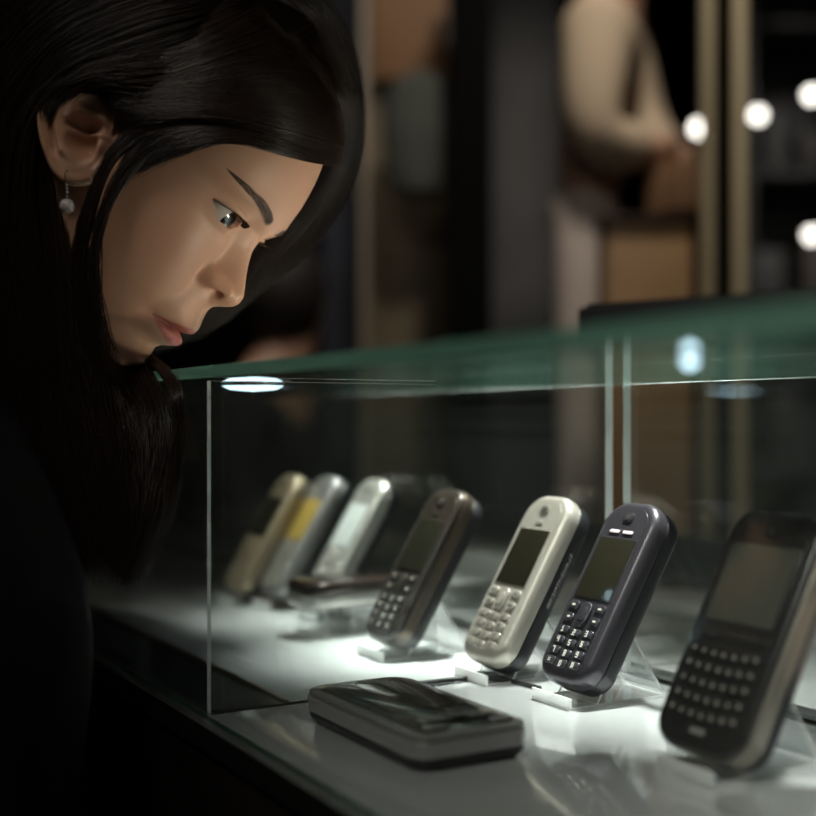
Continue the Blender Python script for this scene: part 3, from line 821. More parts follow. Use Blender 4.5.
# phone frame: x = width (towards -Y of the place on the right), y = length upwards, z = out of the face
def phone_matrix(pos, tilt=TILT, yaw=0.0):
    zf = Vector((-math.cos(tilt), 0, math.sin(tilt)))      # face looks to the customers and up
    yl = Vector((math.sin(tilt), 0, math.cos(tilt)))
    xw = yl.cross(zf)                                      # width
    R = Matrix((xw, yl, zf)).transposed().to_4x4()
    return Matrix.Translation(pos) @ Matrix.Rotation(yaw, 4, 'Z') @ R
def on_face(bm_fn, name, mat, parent, **k):
    bm = bmesh.new(); bm_fn(bm); return from_bm(name, bm, mat, parent, autosmooth=38, **k)
GLY = {  # tiny stroke glyphs for keypads, 3x5 cells
 '1': '010110010010111', '2': '111001111100111', '3': '111001111001111', '4': '101101111001001', '5': '111100111001111', '6': '111100111101111',
 '7': '111001001001001', '8': '111101111101111', '9': '111101111001111', '0': '111101101101111', '*': '000101010101000', '#': '101111101111101'}
def glyph(bm, ch, cx, cy, z, h):
    s = h / 5; g = GLY[ch]
    for r in range(5):
        c = 0
        while c < 3:
            if g[r * 3 + c] == '1':
                c2 = c
                while c2 < 2 and g[r * 3 + c2 + 1] == '1': c2 += 1
                x0 = cx + (c - 1.5) * s; x1 = cx + (c2 - .5) * s; y0 = cy + (1.5 - r) * s
                vs_ = [bm.verts.new(p) for p in ((x0, y0, z), (x1, y0, z), (x1, y0 + s, z), (x0, y0 + s, z))]; bm.faces.new(vs_); c = c2 + 1
            else: c += 1
def make_phone(pos, label, cat='mobile phone', w=.0455, l=.1115, t=.0215, rt=.0165, rb=.0140, front=M_SLV, back=M_BLK, key=M_SLVK, mark=M_MRKD, scr=M_SCR,
               split=.5, style='bar', rim=None, scr_box=(.0, .0120, .0300, .037), yaw=0.0, tilt=TILT, group=None, badge=False, sidemark=False, M=None, bez=None):
    """origin at the middle of the lower end of the back; the phone's local y runs up its length"""
    root = empty('mobile_phone', (0, 0, 0), 0, label, cat, group)
    root.matrix_world = (phone_matrix(pos, tilt, yaw) if M is None else M)
    cy = l / 2; zs = t * split
    on_face(lambda b: slab(b, w - .0006, l - .0006, rt, 0, zs, .0012, rb, c=(0, cy), bev0=.0045, n=12), 'back_shell', back, root)
    if rim:
        on_face(lambda b: slab(b, w + .0004, l + .0004, rt, zs, zs + (t - zs) * .72, .0007, rb, c=(0, cy), n=12), 'side_rim', rim, root)
        on_face(lambda b: slab(b, w - .0012, l - .0012, rt - .0006, zs + (t - zs) * .72, t, .0022, rb - .0006, c=(0, cy), n=12), 'front_shell', front, root)
    else:
        on_face(lambda b: slab(b, w, l, rt, zs, t, .0055, rb, c=(0, cy), n=12, bev0=.0008, steps=6), 'front_shell', front, root)
    # raised face panel inside the shell
    bz = bez or front
    on_face(lambda b: slab(b, w - .0112, l - .0112, rt - .0056, t - .0003, t + .0003, .0002, rb - .0056, c=(0, cy), n=12), 'face_panel', bz, root)
    sx, sy, sw, sh = scr_box; yc = cy + sy
    # screen in a thin frame
    on_face(lambda b: slab(b, sw + .0022, sh + .0022, .0018, t + .0003, t + .0006, .0002, c=(sx, yc)), 'screen_frame', key if style == 'bar' else M_KEYB, root)
    on_face(lambda b: slab(b, sw, sh, .0008, t + .0006, t + .0009, .0001, c=(sx, yc)), 'screen', scr, root)
    # earpiece
    yt = l - .0115
    on_face(lambda b: slab(b, .0085, .0060, .0026, t + .0003, t + .0010, .0004, c=(0, yt)), 'earpiece_rim', key, root)
    on_face(lambda b: slab(b, .0048, .0034, .0012, t + .0010, t + .0012, .0001, c=(0, yt)), 'earpiece', M_HOLE, root)
    if badge:
        for sxx in (-.0062, .0050):
            bm = bmesh.new(); slab(bm, .0085, .0022, .0009, t + .0004, t + .0009, .0003, c=(sxx, yc + sh / 2 + .0045)); from_bm('badge', bm, M_LED, root, autosmooth=38)
    elif style == 'bar':
        on_face(lambda b: slab(b, .0068, .0026, .0010, t + .0003, t + .0008, .0003, c=(0, yc + sh / 2 + .0048)), 'badge', key, root)
    yk = yc - sh / 2                                       # bottom of the screen
    if style == 'bar':
        on_face(lambda b: slab(b, .0096, .0150, .0047, t + .0003, t + .0018, .0009, c=(0, yk - .0100)), 'navigation_key', key, root)
        on_face(lambda b: slab(b, .0050, .0086, .0024, t + .0018, t + .0022, .0003, c=(0, yk - .0100)), 'select_key', front, root)
        for s in (-1, 1):
            for dy, ww in ((-.0056, .0084), (-.0130, .0078)):
                bm = bmesh.new(); slab(bm, ww, .0052, .0024, t + .0003, t + .0015, .0006, c=(s * .0112, yk + dy - .0)); kk = from_bm('soft_key', bm, key, root, autosmooth=38)
                bm = bmesh.new(); slab(bm, ww * .35, .0012, .0005, t + .0015, t + .00165, .0001, c=(s * .0112, yk + dy)); from_bm('mark', bm, mark, kk)
        y0 = yk - .0205; rows = ['123', '456', '789', '*0#']; dyk = min(.0068, (y0 - .0065) / 3.6)
        for r, row in enumerate(rows):
            for c, ch in enumerate(row):
                cx = (c - 1) * .0104; cyk = y0 - r * dyk + (.0008 if c == 1 else 0) * -1
                bm = bmesh.new(); slab(bm, .0088, dyk * .74, .0019, t + .0003, t + .0015, .0006, c=(cx, cyk), n=5, steps=3); kk = from_bm('key', bm, key, root, autosmooth=38)
                bm = bmesh.new(); glyph(bm, ch, cx - .0008, cyk, t + .00156, dyk * .56); from_bm('digit', bm, mark, kk)
    elif style == 'qwerty':
        on_face(lambda b: slab(b, .0086, .0066, .0026, t + .0003, t + .0014, .0005, c=(0, yk - .0068)), 'navigation_key', key, root)
        for cx in (-.0172, -.0096, .0096, .0172):
            bm = bmesh.new(); slab(bm, .0070, .0048, .0012, t + .0003, t + .0013, .0005, c=(cx, yk - .0064), n=4, steps=3); from_bm('soft_key', bm, key, root, autosmooth=38)
        letters = 7; dyk = .0071; y0 = yk - .0158
        for r in range(5):
            for c in range(letters):
                cx = (c - (letters - 1) / 2) * .0062; cyk = y0 - r * dyk - abs(c - 3) ** 2 * -.00012
                bm = bmesh.new(); slab(bm, .0053, .0056, .0012, t + .0003, t + .0015, .0006, c=(cx, cyk), n=3, steps=2); kk = from_bm('key', bm, key, root, autosmooth=38)
                bm = bmesh.new(); b0 = [bm.verts.new(p) for p in ((cx - .0011, cyk - .0007, t + .00156), (cx + .0011, cyk - .0007, t + .00156), (cx + .0011, cyk + .0011, t + .00156), (cx - .0011, cyk + .0011, t + .00156))]; bm.faces.new(b0); from_bm('mark', bm, M_MRKQ, kk)
        on_face(lambda b: slab(b, .0090, .0026, .0009, t + .0003, t + .0006, .0001, c=(0, .0085)), 'badge', M_GREY, root)
    if sidemark:                                           # raised lettering along the right flank, too small to read
        bm = bmesh.new(); y = l * .40; q = random.Random(3)
        while y < l * .72:
            h = q.uniform(.0022, .0034); zc = t * .27
            tube(bm, [(w / 2 - .0002, y, zc - h / 2), (w / 2 + .0001, y + q.uniform(-.0006, .0008), zc), (w / 2 - .0002, y + q.uniform(0, .001), zc + h / 2)], .00022, 6)
            if q.random() < .7: tube(bm, [(w / 2, y, zc + q.choice((-1, 0, 1)) * h / 2.2), (w / 2, y + .0014, zc + q.choice((-1, 0, 1)) * h / 2.4)], .0002, 6)
            y += q.uniform(.0018, .0026)
        from_bm('side_lettering', bm, M_GREY, root, smooth=True)
    return root
def make_stand(pos, yaw=0.0, label='', group='clear acrylic phone stands', h=.037, d=.040, w=.034, foot=True):
    """A-shaped bent sheet: front slope, back slope and a base with a small lip. Local x = away from the customers"""
    root = empty('phone_stand', pos, yaw, label, 'phone stand', group)
    th = .0015
    def sheetobj(name, pts, ww=w):
        bm = bmesh.new(); n = len(pts)
        lft = [bm.verts.new((x, -ww / 2, z)) for x, z in pts]; rgt = [bm.verts.new((x, ww / 2, z)) for x, z in pts]
        a = bm.faces.new(lft); b = bm.faces.new(rgt[::-1])
        L = [math.hypot(pts[i][0] - pts[(i + 1) % n][0], pts[i][1] - pts[(i + 1) % n][1]) for i in range(n)]
        for i in range(n):
            j = (i + 1) % n; f = bm.faces.new((lft[i], rgt[i], rgt[j], lft[j])); f.material_index = 0 if L[i] > .006 else 1
        a.material_index = b.material_index = 1
        bmesh.ops.recalc_face_normals(bm, faces=bm.faces)
        return from_bm(name, bm, [M_ACR, M_ACRE], root)
    ap = (.0200, h)                                         # apex
    sheetobj('base_plate', [(-.020, 0), (.046, 0), (.046, th), (-.020, th)])
    sheetobj('front_slope', [(ap[0] - h * math.tan(TILT) , th), (ap[0] - h * math.tan(TILT) + th * 1.1, th), (ap[0] + th * 1.1, h), (ap[0], h)])
    sheetobj('back_slope', [(.046 - th * 1.3, th), (.046, th), (ap[0] + th * 2.3, h), (ap[0] + th * 1.05, h)])
    sheetobj('lip', [(-.020, th), (-.020 + th, th), (-.020 + th, .0062), (-.020, .0062)])
    return root
def stand_for(pos, label, group='clear acrylic phone stands', yaw=0.0):
    """phone lower back corner sits on the base plate, back rests on the front slope"""
    return make_stand(Vector((pos.x - 0.002, pos.y, DECK + .0003)), yaw, label, group)
Z0 = DECK + .0003 + .0022
def ph_at(px, py, w=.045, lift=.006):
    """lower end of a phone: pixel of its bottom centre"""
    p = G(px, py, CAMZ - (DECK + lift)); p.z = DECK + .0020; return p

def on_stand(px, py, t=.02, X=None):
    p = ph_at(px, py); 
    return Vector((p.x + t * .6, p.y, DECK + .0020))
S1 = on_stand(484, 670, .020); S2 = on_stand(565, 692, .020); S3 = on_stand(383, 648, .020); S4 = on_stand(703, 761, .018)
make_phone(S1, 'silver bar phone with dark screen and raised number keys, between the bronze and purple-grey phones', sidemark=True, split=.52)
stand_for(S1, 'clear acrylic stand under the silver bar phone')
make_phone(S2, 'gunmetal bar phone with two pale badges above its screen, right of the silver phone', front=M_GUN, key=M_GUNK, mark=M_MRK, split=.52, badge=True)
stand_for(S2, 'clear acrylic stand under the gunmetal phone with two pale badges')
make_phone(S3, 'dark bronze bar phone with a bright side rim, left of the silver bar phone', front=M_BRZK, bez=M_BRZ, key=M_BRZK, mark=M_MRK, rim=M_BRZ, split=.45, w=.0445, rt=.0145, rb=.0145)
stand_for(S3, 'clear acrylic stand under the dark bronze phone')
make_phone(S4, 'black phone with a full letter keyboard and grey screen at the right edge', front=M_KEYB, key=M_KEYB, mark=M_MRK, rim=M_RIMQ, style='qwerty', scr=M_SCRG,
           w=.055, l=.115, t=.0205, rt=.013, rb=.013, split=.42, scr_box=(0, .0205, .040, .038), tilt=math.radians(28.5))
stand_for(S4, 'clear acrylic stand behind the black letter-keyboard phone')
F1, F2, F3 = on_stand(236, 596), on_stand(272, 601), on_stand(317, 612)
make_phone(F1, 'champagne bar phone, leftmost of three upright phones at the back', front=M_CHAMP, back=M_BLK, key=M_CHAMP, scr=M_SCR, split=.5)
make_phone(F2, 'grey bar phone with an amber screen, middle of the three upright phones at the back', front=M_GREY, back=M_BLK, key=M_SLVK, scr=M_SCRY, split=.5)
make_phone(F3, 'silver bar phone with a pale screen, rightmost of three upright phones at the back', front=M_SLVB, back=M_BLK, key=M_SLVB, scr=M_SCRW, split=.5)
stand_for(F1, 'clear acrylic stand under the champagne phone')
stand_for(F2, 'clear acrylic stand under the grey phone with the amber screen')
stand_for(F3, 'clear acrylic stand under the silver phone with the pale screen')

# folded clamshell phone on a low clear stand
fc = G(340, 632, .155); FZ = DECK + .0215
flip = empty('folding_phone', (fc.x, fc.y, FZ), 0, 'dark brown folded clamshell phone lying on a low clear stand', 'mobile phone')
def flipM(): return Matrix.Rotation(math.radians(-84), 4, 'Z')
flip.matrix_world = Matrix.Translation((fc.x, fc.y, FZ)) @ flipM()
M_BRN = pbr('brown_shell', (.045, .028, .024), .22, metal=.5, coat=.8)
on_face(lambda b: slab(b, .044, .076, .014, 0, .0088, .0016, bev0=.004, n=10), 'lower_shell', M_SLVB, flip)
on_face(lambda b: slab(b, .044, .074, .014, .0096, .0185, .004, bev0=.0016, n=10), 'upper_shell', M_BRN, flip)
on_face(lambda b: slab(b, .0425, .0745, .013, .0088, .0096, .0002, n=10), 'chrome_band', M_CHM, flip)
on_face(lambda b: slab(b, .018, .014, .002, .0185, .0189, .0002, c=(0, .012)), 'outer_screen', M_SCR, flip)
bm = bmesh.new(); cyl(bm, (-.017, .0365, .0092), (.017, .0365, .0092), .0062, n=24); from_bm('hinge', bm, M_BRN, flip, autosmooth=40)
st = empty('phone_stand', (fc.x, fc.y, DECK + .0003), math.radians(-84), 'low clear acrylic trestle carrying the folded clamshell phone', 'phone stand', 'clear acrylic phone stands')
for nm, dims in (('base_plate', (-.018, .018, -.026, .026, 0, .0022)), ('top_plate', (-.018, .018, -.026, .026, .0188, .0208))):
    bm = bmesh.new(); box(bm, *dims); bm.normal_update()
    for f in bm.faces: f.material_index = 0 if abs(f.normal.z) > .9 else 1
    from_bm(nm, bm, [M_ACR, M_ACRE], st)
for y in (-.024, .022):
    bm = bmesh.new(); box(bm, -.018, .018, y, y + .002, .0022, .0188); bm.normal_update()
    for f in bm.faces: f.material_index = 0 if abs(f.normal.y) > .9 else 1
    from_bm('leg', bm, [M_ACR, M_ACRE], st)

# phone lying flat in front
ft = .016; A = G(300, 702, .147); B = G(416, 758, .147); 
W_, L_ = .062, (A - B).length
mid = Vector(((A.x + B.x) / 2 + W_ / 2, (A.y + B.y) / 2, DECK + .0002))
flat = make_phone(mid, 'grey phone lying flat on the deck, large dark screen up, nearest the front glass', M=Matrix.Translation(mid + Vector((0, -L_ / 2, 0))),
    w=W_, l=L_, t=ft, rt=.014, rb=.010, front=M_GREY, back=M_BLK, key=M_CHM, mark=M_MRK, rim=M_SATIN, bez=M_KEYB, split=.35, scr_box=(.002, .014, .040, .062), style='flat')
on_face(lambda b: slab(b, .040, .0085, .003, ft + .0003, ft + .0022, .0009, c=(.002, .021)), 'key_bar', M_CHM, flat)
on_face(lambda b: slab(b, .012, .012, .005, ft + .0022, ft + .0030, .0006, c=(.002, .0215)), 'navigation_key', M_KEYB, flat)
for s in (-.016, .020):
    bm = bmesh.new(); slab(bm, .011, .006, .002, ft + .0003, ft + .0014, .0005, c=(s, .0105)); from_bm('soft_key', bm, M_GREY, flat, autosmooth=38)

# black cable on the deck
cp = [G(x, y, .1535) for x, y in ((340, 704), (365, 697), (395, 688), (430, 682), (470, 678), (505, 680), (540, 688))]
bm = bmesh.new(); tube(bm, cr([tuple(p) for p in cp], 60), .0014, 10)
M_CBL = pbr('black_rubber', (.012, .012, .012), .5)
tag(from_bm('cable', bm, M_CBL, smooth=True), 'thin black cable curving over the white deck behind the flat phone', 'cable')
# ------------------------------------------------------------------ the shop behind
def S(o, name=None): o['kind'] = 'structure'; return o
M_FLOOR = pbr('dark_floor', (.05, .045, .04), .25, noise=.2, nscale=3)
M_WALL = pbr('dark_wall', (.035, .033, .032), .7, noise=.15, nscale=2)
M_CEIL = pbr('ceiling_paint', (.05, .05, .05), .8)
S(boxobj('floor', (-3.0, 6.5, -4.5, 7.5, -.1, 0), M_FLOOR))
S(boxobj('ceiling', (-3.0, 6.5, -4.5, 7.5, 2.9, 3.0), M_CEIL))
S(boxobj('wall_back', (-3.0, 6.5, 7.4, 7.5, 0, 2.9), M_WALL))
S(boxobj('wall_right', (6.4, 6.5, -4.5, 7.4, 0, 2.9), M_WALL))
S(boxobj('wall_left', (-3.1, -3.0, -4.5, 7.5, 0, 2.9), M_WALL))
S(boxobj('wall_front', (-3.0, 6.5, -4.6, -4.5, 0, 2.9), M_WALL))
YAWV = math.atan2(SA, CA)     # turn of a board that faces the camera
def board(name, px0, px1, pyt, pyb, d, mat, thick=.04, bevel=.004, zlo=None, parent=None, **kw):
    """upright panel facing roughly to the camera"""
    a = P(px0, 418, d); b = P(px1, 418, d); w = (b - a).length
    zt = P(0, pyt, d).z; zb = P(0, pyb, d).z if zlo is None else zlo
    bm = bmesh.new(); box(bm, -w / 2, w / 2, 0, thick, 0, zt - zb, bevel=bevel)
    c = (a + b) / 2
    o = from_bm(name, bm, mat, parent, autosmooth=35)
    o.location = (c.x, c.y, zb); o.rotation_euler = (0, 0, -YAWV)
    return o
# second counter behind the showcase
M_DECK2 = pbr('grey_acrylic', (.30, .32, .31), .28, coat=1, coat_rough=.03)
c2 = empty('display_counter', (.75, .8, 0), 0, 'second counter with a pale glossy top behind the showcase', 'counter')
def C2(o): o.parent = c2; o.matrix_parent_inverse = Matrix.Translation(-c2.location); return o
X2, X3 = XR + .03, .92
C2(boxobj('cabinet', (X2, X3, -.3, 2.0, 0, DECK - .02), M_CAB, bevel=.002))
for k, (y0, y1) in enumerate(((-.3, .592), (.596, 1.2), (1.204, 2.0))):
    C2(boxobj('top_panel', (X2, X3, y0, y1, DECK - .02, DECK), M_DECK2, bevel=.001))
C2(boxobj('back_rail', (X3 - .012, X3, -.3, 2.0, DECK, DECK + .03), M_RAIL, bevel=.001))
# goods on it, far out of focus
M_G1 = pbr('grey_card', (.35, .36, .34), .4); M_G2 = pbr('pale_card', (.55, .56, .53), .5)
for (px, py, w, l, h, m, lab) in ((500, 590, .05, .09, .034, M_G2, 'pale box on the rear counter behind the bronze phone'),
                                  (455, 600, .05, .07, .02, M_G1, 'grey box on the rear counter behind the bronze phone'),
                                  (690, 612, .06, .09, .012, M_G2, 'pale flat box on the rear counter behind the letter-keyboard phone')):
    p = G(px, py); bm = bmesh.new(); slab(bm, w, l, .006, 0, h, .003)
    o = from_bm('box', bm, m, autosmooth=40); o.location = (max(X2 + .04, min(X3 - .05, p.x)), p.y, DECK + .0003); tag(o, lab, 'box', None)
# dark column, partition, panels
M_COL = pbr('black_column', (.004, .004, .004), .8, spec=.02)
S(board('wall_column', 450, 492, -60, 0, 2.6, M_COL, .12, zlo=0))
M_GRY = pbr('grey_panel', (.06, .062, .066), .6, noise=.3, nscale=5)
S(board('wall_panel', 492, 560, -60, 0, 3.2, M_GRY, .05, zlo=0))
M_NAVY = pbr('navy_cloth', (.010, .014, .026), .8)
tag(board('curtain', 322, 362, -60, 0, 3.1, M_NAVY, .06, zlo=0), 'dark navy curtain beside the hair of the woman', 'curtain')
M_TRIMB = pbr('beige_trim', (.20, .17, .13), .5)
S(board('trim_1', 360, 368, -60, 0, 2.55, M_TRIMB, .03, zlo=0))
M_OLIVE = pbr('olive_wood', (.10, .078, .045), .5, noise=.35, nscale=4)
S(board('wall_cupboard_side', 366, 452, -60, 0, 2.9, M_OLIVE, .05, zlo=0))
M_ORNG = pbr('orange_poster', (.24, .125, .055), .6, noise=.25, nscale=3)
tag(board('poster', 372, 446, -60, 78, 2.84, M_ORNG, .02), 'orange-brown board hung on the olive wall panel', 'poster')
# teal garment on a hanger
M_TEAL = pbr('teal_cloth', (.050, .057, .048), .85, bump=.4, bscale=60)
g = P(419, 135, 2.72)
gm = empty('hanging_garment', (g.x, g.y, g.z), -YAWV, 'dull teal garment hanging in front of the olive wall panel', 'clothing')
th = np.linspace(0, 2 * PI, 48, endpoint=False); hs = np.linspace(0, 1, 26)
Vg = np.zeros((26, 48, 3))
for i, h_ in enumerate(hs):
    wv = np.interp(h_, [0, .08, .2, .5, .85, 1], [.025, .055, .075, .082, .070, .05]); dv = np.interp(h_, [0, .1, .5, 1], [.02, .035, .045, .04])
    Vg[i, :, 0] = wv * np.cos(th) * (1 + .06 * np.sin(7 * th) * h_); Vg[i, :, 1] = dv * np.sin(th) * (1 + .15 * np.sin(9 * th) * h_); Vg[i, :, 2] = .14 - .27 * h_
link('cloth_body', grid_mesh('cloth_body', Vg, closed_u=True, caps=True), M_TEAL, gm)
bm = bmesh.new(); tube(bm, [(0, 0, .14), (0, 0, .17), (.012, 0, .185), (.02, 0, .175)], .002, 8); from_bm('hanger_hook', bm, M_GOLD, gm, smooth=True)
# brass poles of a display frame
M_POLE = pbr('brass_pole', (.60, .52, .34), .4, metal=.15)
for px, d, wpx, lab in ((708, 1.9, 15, 'nearer of the two tall brass poles, at left'), (740, 2.1, 14, 'farther of the two tall brass poles, at right')):
    a = P(px, 418, d); r = wpx / F * d / 2
    bm = bmesh.new(); cyl(bm, (0, 0, .012), (0, 0, 2.9), r, n=32); o = from_bm('pole', bm, M_POLE, autosmooth=40)
    rt_ = empty('brass_pole', (a.x, a.y, 0), 0, lab, 'pole', 'tall brass poles')
    o.parent = rt_; bm = bmesh.new(); lathe(bm, [(0, 0), (r * 2.6, 0), (r * 2.6, .008), (r * 1.1, .012), (0, .012)], n=32); from_bm('base_disc', bm, M_POLE, rt_, autosmooth=40)
# small globe lamps on wall brackets far behind
M_BULB = emit('lamp_globe', (1.0, .95, .86), 4.5)
for px, py, d, r, lab in ((699, 128, 3.4, .019, 'leftmost of the small glowing lamps, crossing the brass pole'), (758, 115, 3.6, .018, 'small glowing lamp right of the two brass poles'),
                     (812, 95, 3.5, .018, 'upper of the two small glowing lamps at the right edge'), (812, 235, 3.75, .018, 'lower of the two small glowing lamps at the right edge')):
    c = P(px, py, d)
    l_ = empty('globe_lamp', (c.x, c.y, c.z), 0, lab, 'lamp', 'small globe lamps')
    bm = bmesh.new(); bmesh.ops.create_icosphere(bm, subdivisions=3, radius=r); from_bm('globe', bm, M_BULB, l_, smooth=True)
    bm = bmesh.new(); cyl(bm, (0, 0, r * .9), (0, 0, 2.9 - c.z), .003, n=10); cyl(bm, (0, 0, r * .8), (0, 0, r * 1.5), r * .5, n=16); from_bm('stem', bm, M_COL, l_, autosmooth=40)
# shelving at the right
M_SHG = pbr('grey_shelf', (.045, .047, .047), .45)
sh = empty('shelving', (0, 0, 0), 0, 'dark grey wall shelving behind the brass poles at the right', 'shelf')
for pxa, pxb, yt in ((752, 860, 20), (752, 860, 170), (752, 860, 300), (752, 860, 470)):
    board('shelf_board', pxa, pxb, yt, yt + 6, 4.0, M_SHG, .3, .002, parent=sh)
for pxa in (748, 858): board('shelf_upright', pxa, pxa + 6, -80, 0, 4.0, M_SHG, .3, .002, zlo=0, parent=sh)
board('shelf_back', 748, 864, -80, 0, 4.32, M_GRY, .02, .002, zlo=0, parent=sh)
for i, (px, yb, w_, h_, c_) in enumerate(((775, 170, 18, 60, (.10, .10, .095)), (812, 170, 24, 40, (.07, .065, .06)), (770, 300, 30, 50, (.08, .08, .08)), (815, 300, 20, 70, (.12, .10, .08)), (785, 470, 24, 80, (.05, .05, .05)))):
    o = board('box', px - w_ / 2, px + w_ / 2, yb - h_, yb - 1.6, 4.1, pbr('box_card_%d' % i, c_, .6), .12, .004)
    tag(o, ['tall grey box on the upper shelf', 'low dark box on the upper shelf near the right edge', 'grey box on the middle shelf', 'tall brown-grey box on the middle shelf near the right edge', 'black box on the lowest shelf'][i], 'box')
# brown cabinet in front of the beige figure
M_TAN = pbr('tan_wood', (.42, .26, .13), .5, noise=.2, nscale=4)
cb = empty('wooden_cabinet', (0, 0, 0), 0, 'tan wooden cabinet in front of the person in beige', 'cabinet')
board('body_panel', 607, 692, 222, 0, 1.92, M_TAN, .10, zlo=0, parent=cb)
board('top_panel', 603, 693, 214, 221, 1.91, pbr('dark_top', (.05, .03, .02), .4), .12, .002, parent=cb)
# left wall strip behind the hair
S(board('wall_left_panel', -60, 60, -60, 0, 3.4, pbr('grey_green_wall', (.05, .052, .045), .7), .05, zlo=0))

# ------------------------------------------------------------------ background people
def figure(label, parts, cat='person'):
    root = empty('person', parts['loc'], 0, label, cat)
    return root
def bperson(label, d, J, skinc, wear, hair=None, headc=None, headr=.1):
    base_ = P(J['pel'][0], J['pel'][1], d); root = empty('person', (base_.x, base_.y, 0), 0, label, 'person')
    def put(o): o.parent = root; o.matrix_parent_inverse = Matrix.Translation(-root.location); return o
    def q(k): a = J[k]; return P(a[0], a[1], d + (a[2] if len(a) > 2 else 0))
    def sk(name, chain, mat):
        v, e, r = [], [], []
        idx = {}
        for (k, rad, par) in chain:
            p = q(k) if isinstance(k, str) else k
            v.append(p); r.append(rad); idx[k if isinstance(k, str) else len(v)] = len(v) - 1
            if par is not None: e.append((idx[par], len(v) - 1))
        return put(skin_mesh(name, v, e, r, mat))
    return root, put, q, sk
# 1: beige figure facing right, hands forward over the cabinet
M_SK2 = pbr('skin_far', (.42, .25, .17), .5)
M_BEI = pbr('beige_knit', (.52, .42, .30), .85, bump=.3, bscale=60)
M_TRS = pbr('pale_trousers', (.62, .54, .49), .8)
J = {'pel': (590, 190), 'wst': (598, 120), 'chs': (603, 50), 'nck': (612, -20), 'hd': (622, -62), 'crown': (622, -90),
     'shR': (598, 25, -.13), 'elR': (590, 140, -.15), 'wrR': (650, 150, -.12), 'haR': (680, 150, -.10), 'shL': (612, 25, .13), 'elL': (640, 130, .15), 'wrL': (672, 158, .02), 'haL': (692, 160, -.02),
     'hR': (583, 220, -.07), 'hL': (583, 220, .07), 'kR': (578, 370, -.07), 'kL': (584, 370, .07), 'aR': (570, 545, -.07), 'aL': (576, 545, .07), 'tR': (600, 560, -.07), 'tL': (606, 560, .07)}
DP = 2.3
for k in ('aR', 'aL', 'tR', 'tL'): pass
root, put, q, sk = bperson('blurred person in a beige top and pale trousers standing behind the showcase', DP, J, None, None)
zf = lambda p, z: Vector((p.x, p.y, z))
J2 = [('pel', .062, None), ('wst', .080, 'pel'), ('chs', .095, 'wst'), ('nck', .05, 'chs'), ('hd', .078, 'nck'), ('crown', .06, 'hd'),
      ('shR', .048, 'chs'), ('elR', .036, 'shR'), ('wrR', .024, 'elR'), ('haR', (.034, .018), 'wrR'),
      ('shL', .048, 'chs'), ('elL', .036, 'shL'), ('wrL', .024, 'elL'), ('haL', (.034, .018), 'wrL'),
      ('hR', .045, 'pel'), ('kR', .036, 'hR'), ('hL', .045, 'pel'), ('kL', .036, 'hL')]
b1 = sk('body', J2, M_SK2)
# fingers
def fingers(put, w0, d0, mat, nm='fingers'):
    pass
sk('top', [('wst', .105, None), ('chs', .118, 'wst'), ('shR', .068, 'chs'), ('elR', .062, 'shR'), ('wrR', .042, 'elR'), ('shL', .068, 'chs'), ('elL', .060, 'shL'), ('wrL', .04, 'elL')], M_BEI)
def legs(name, mat, r1, d, J, low, put):
    v, e, r = [], [], []
    def add(p, rad, par=None):
        v.append(p); r.append(rad)
        if par is not None: e.append((par, len(v) - 1))
        return len(v) - 1
    pel_ = q('pel'); a = add(pel_, r1 * 1.25)
    for s in ('R', 'L'):
        h = add(q('h' + s), r1, a); k = add(q('k' + s), r1 * .75, h); an = add(zf(q('k' + s), .10), r1 * .55, k)
        f = add(zf(q('k' + s) + Vector((CA, -SA, 0)) * .12, .045), r1 * .42, an)
    return put(skin_mesh(name, v, e, r, mat))
legs('trousers', M_TRS, .060, DP, J, 0, put)
M_HR2 = pbr('dark_hair_far', (.012, .009, .008), .6)
bm = bmesh.new(); bmesh.ops.create_icosphere(bm, subdivisions=3, radius=.098, matrix=Matrix.Translation(q('hd') + Vector((-.025, .015, .045))) @ Matrix.Diagonal((1, .9, 1.12, 1)))
put(from_bm('hair', bm, M_HR2, smooth=True))
# brown parcel held in the hands
pc = P(678, 190, 2.18); bm = bmesh.new(); slab(bm, .07, .10, .008, -.045, .045, .006)
o = from_bm('parcel', bm, pbr('brown_parcel', (.30, .17, .09), .6), autosmooth=40); o.location = pc; tag(o, 'brown parcel in the hands of the person in beige', 'parcel')
# 2: dark-haired figure in black bent low behind the lid
J = {'pel': (262, 560), 'wst': (268, 480), 'chs': (272, 405), 'nck': (284, 345), 'hd': (300, 300), 'crown': (297, 285),
     'shR': (240, 400, -.12), 'elR': (235, 500, -.14), 'wrR': (280, 540, -.2), 'haR': (300, 545, -.22), 'shL': (300, 395, .14), 'elL': (310, 480, .15), 'wrL': (335, 520, .05), 'haL': (350, 525, 0),
     'hR': (255, 590, -.07), 'hL': (262, 590, .07), 'kR': (265, 700, -.07), 'kL': (270, 700, .07)}
root, put, q, sk = bperson('blurred dark-haired person in black behind the nose of the woman', 2.6, J, None, None)
sk('body', J2, M_SK2)
M_BK2 = pbr('black_jacket', (.012, .012, .016), .85)
sk('jacket', [('pel', .11, None), ('wst', .105, 'pel'), ('chs', .12, 'wst'), ('shR', .065, 'chs'), ('elR', .05, 'shR'), ('wrR', .035, 'elR'), ('shL', .065, 'chs'), ('elL', .05, 'shL'), ('wrL', .035, 'elL')], M_BK2)
legs('trousers', M_BK2, .06, 2.6, J, 0, put)
bm = bmesh.new(); bmesh.ops.create_icosphere(bm, subdivisions=3, radius=.105, matrix=Matrix.Translation(q('hd') + Vector((-.05, .0, .02))) @ Matrix.Diagonal((1, .95, 1.15, 1)))
put(from_bm('hair', bm, M_HR2, smooth=True))

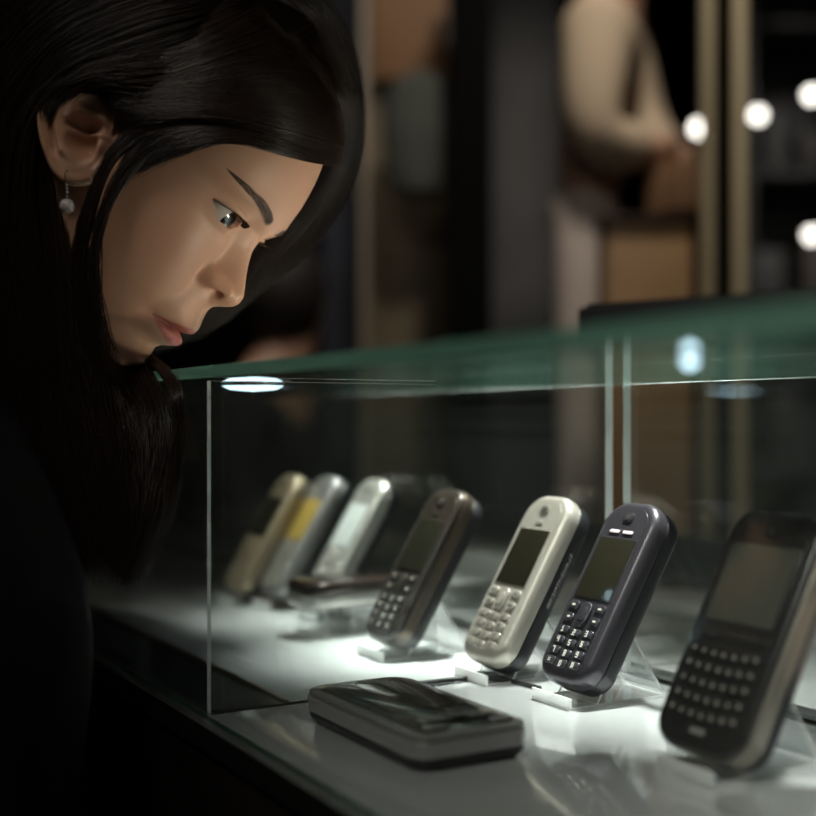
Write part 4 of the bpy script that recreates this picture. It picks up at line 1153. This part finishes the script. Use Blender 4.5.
# ------------------------------------------------------------------ light of the shop and added fill
def lamp(kind, name, loc, aim, energy, size=.1, col=(1, 1, 1), angle=60, blend=1.0):
    l = bpy.data.lights.new(name, kind); l.energy = energy; l.color = col
    if kind == 'AREA': l.shape = 'DISK'; l.size = size
    else: l.shadow_soft_size = size
    if kind == 'SPOT': l.spot_size = math.radians(angle); l.spot_blend = blend
    o = bpy.data.objects.new(name, l); COL.objects.link(o); o.location = loc
    o.rotation_euler = (Vector(aim) - Vector(loc)).to_track_quat('-Z', 'Y').to_euler(); return o
cool = (1, .985, .95)
for sx, sy, ax, ay, e, an in ((.95, .20, .45, .33, 420, 6.5), (.95, .55, .44, .53, 1150, 6.5), (.95, .80, .425, .70, 1350, 6.5), (.95, 1.05, .435, .86, 800, 6.0)):
    lamp('SPOT', 'ceiling_spot', (sx, sy, 2.6), (ax, ay, DECK), e, .05, cool, an)
# unseen spots added on the customer side to brighten the phone faces
lamp('SPOT', 'phone_fill', (-1.1, .1, 2.5), (.42, .48, .70), 60, .04, (1, .97, .90), 13)
lamp('SPOT', 'phone_fill', (-1.1, 1.3, 2.5), (.42, .90, .70), 120, .04, (1, .97, .90), 9)
lamp('SPOT', 'phone_fill', (-.9, -.7, 2.4), (.38, .28, .70), 200, .04, (1, .95, .88), 7)
lamp('SPOT', 'ceiling_spot', (1.1, .4, 2.6), (.68, .45, DECK), 500, .05, cool, 11)  # extra spot added to brighten the rear counter top
# added warm spot out of view, boosting the deck's bounce on the face
lamp('SPOT', 'face_fill', P(905, 748, .55), HP, 14.5, .05, (1, .82, .66), 34)
# unseen spots added to light the figures, shelves and wall behind
lamp('SPOT', 'shop_fill', (1.0, 1.0, 2.75), (1.6, 2.1, 1.1), 75, .12, (1, .88, .76), 62)
lamp('SPOT', 'shop_fill', (2.6, 1.3, 2.8), (3.1, 2.4, 1.2), 60, .12, (1, .93, .85), 70)
lamp('SPOT', 'shop_fill', (.8, 2.0, 2.8), (.95, 2.9, 1.3), 32, .12, (1, .86, .72), 60)
lamp('AREA', 'shop_fill', (-.9, -.6, 2.85), (-.5, 0, 0), 8, .4, (1, .88, .76))  # added overhead fill on the camera side, for sheen on the hair
w = bpy.data.worlds.new('shop'); SC.world = w; w.use_nodes = True
w.node_tree.nodes['Background'].inputs[0].default_value = (.022, .024, .022, 1)

# ------------------------------------------------------------------ camera
cam = bpy.data.cameras.new('camera'); co = bpy.data.objects.new('camera', cam); COL.objects.link(co)
co.location = (0, 0, CAMZ); co.rotation_euler = Vector((SA, CA, 0)).to_track_quat('-Z', 'Y').to_euler()
cam.sensor_width = 36; cam.lens = F / 816 * 36; cam.shift_y = 10 / 816; cam.clip_start = .01
cam.dof.use_dof = True; cam.dof.focus_distance = .672; cam.dof.aperture_fstop = 3.3
SC.camera = co
vs_ = SC.view_settings; vs_.view_transform = 'Standard'; vs_.look = 'None'; vs_.gamma = 1; vs_.exposure = 0.2
vs_.use_curve_mapping = False
SC.cycles.max_bounces = 16; SC.cycles.transparent_max_bounces = 32; SC.cycles.sample_clamp_indirect = 6
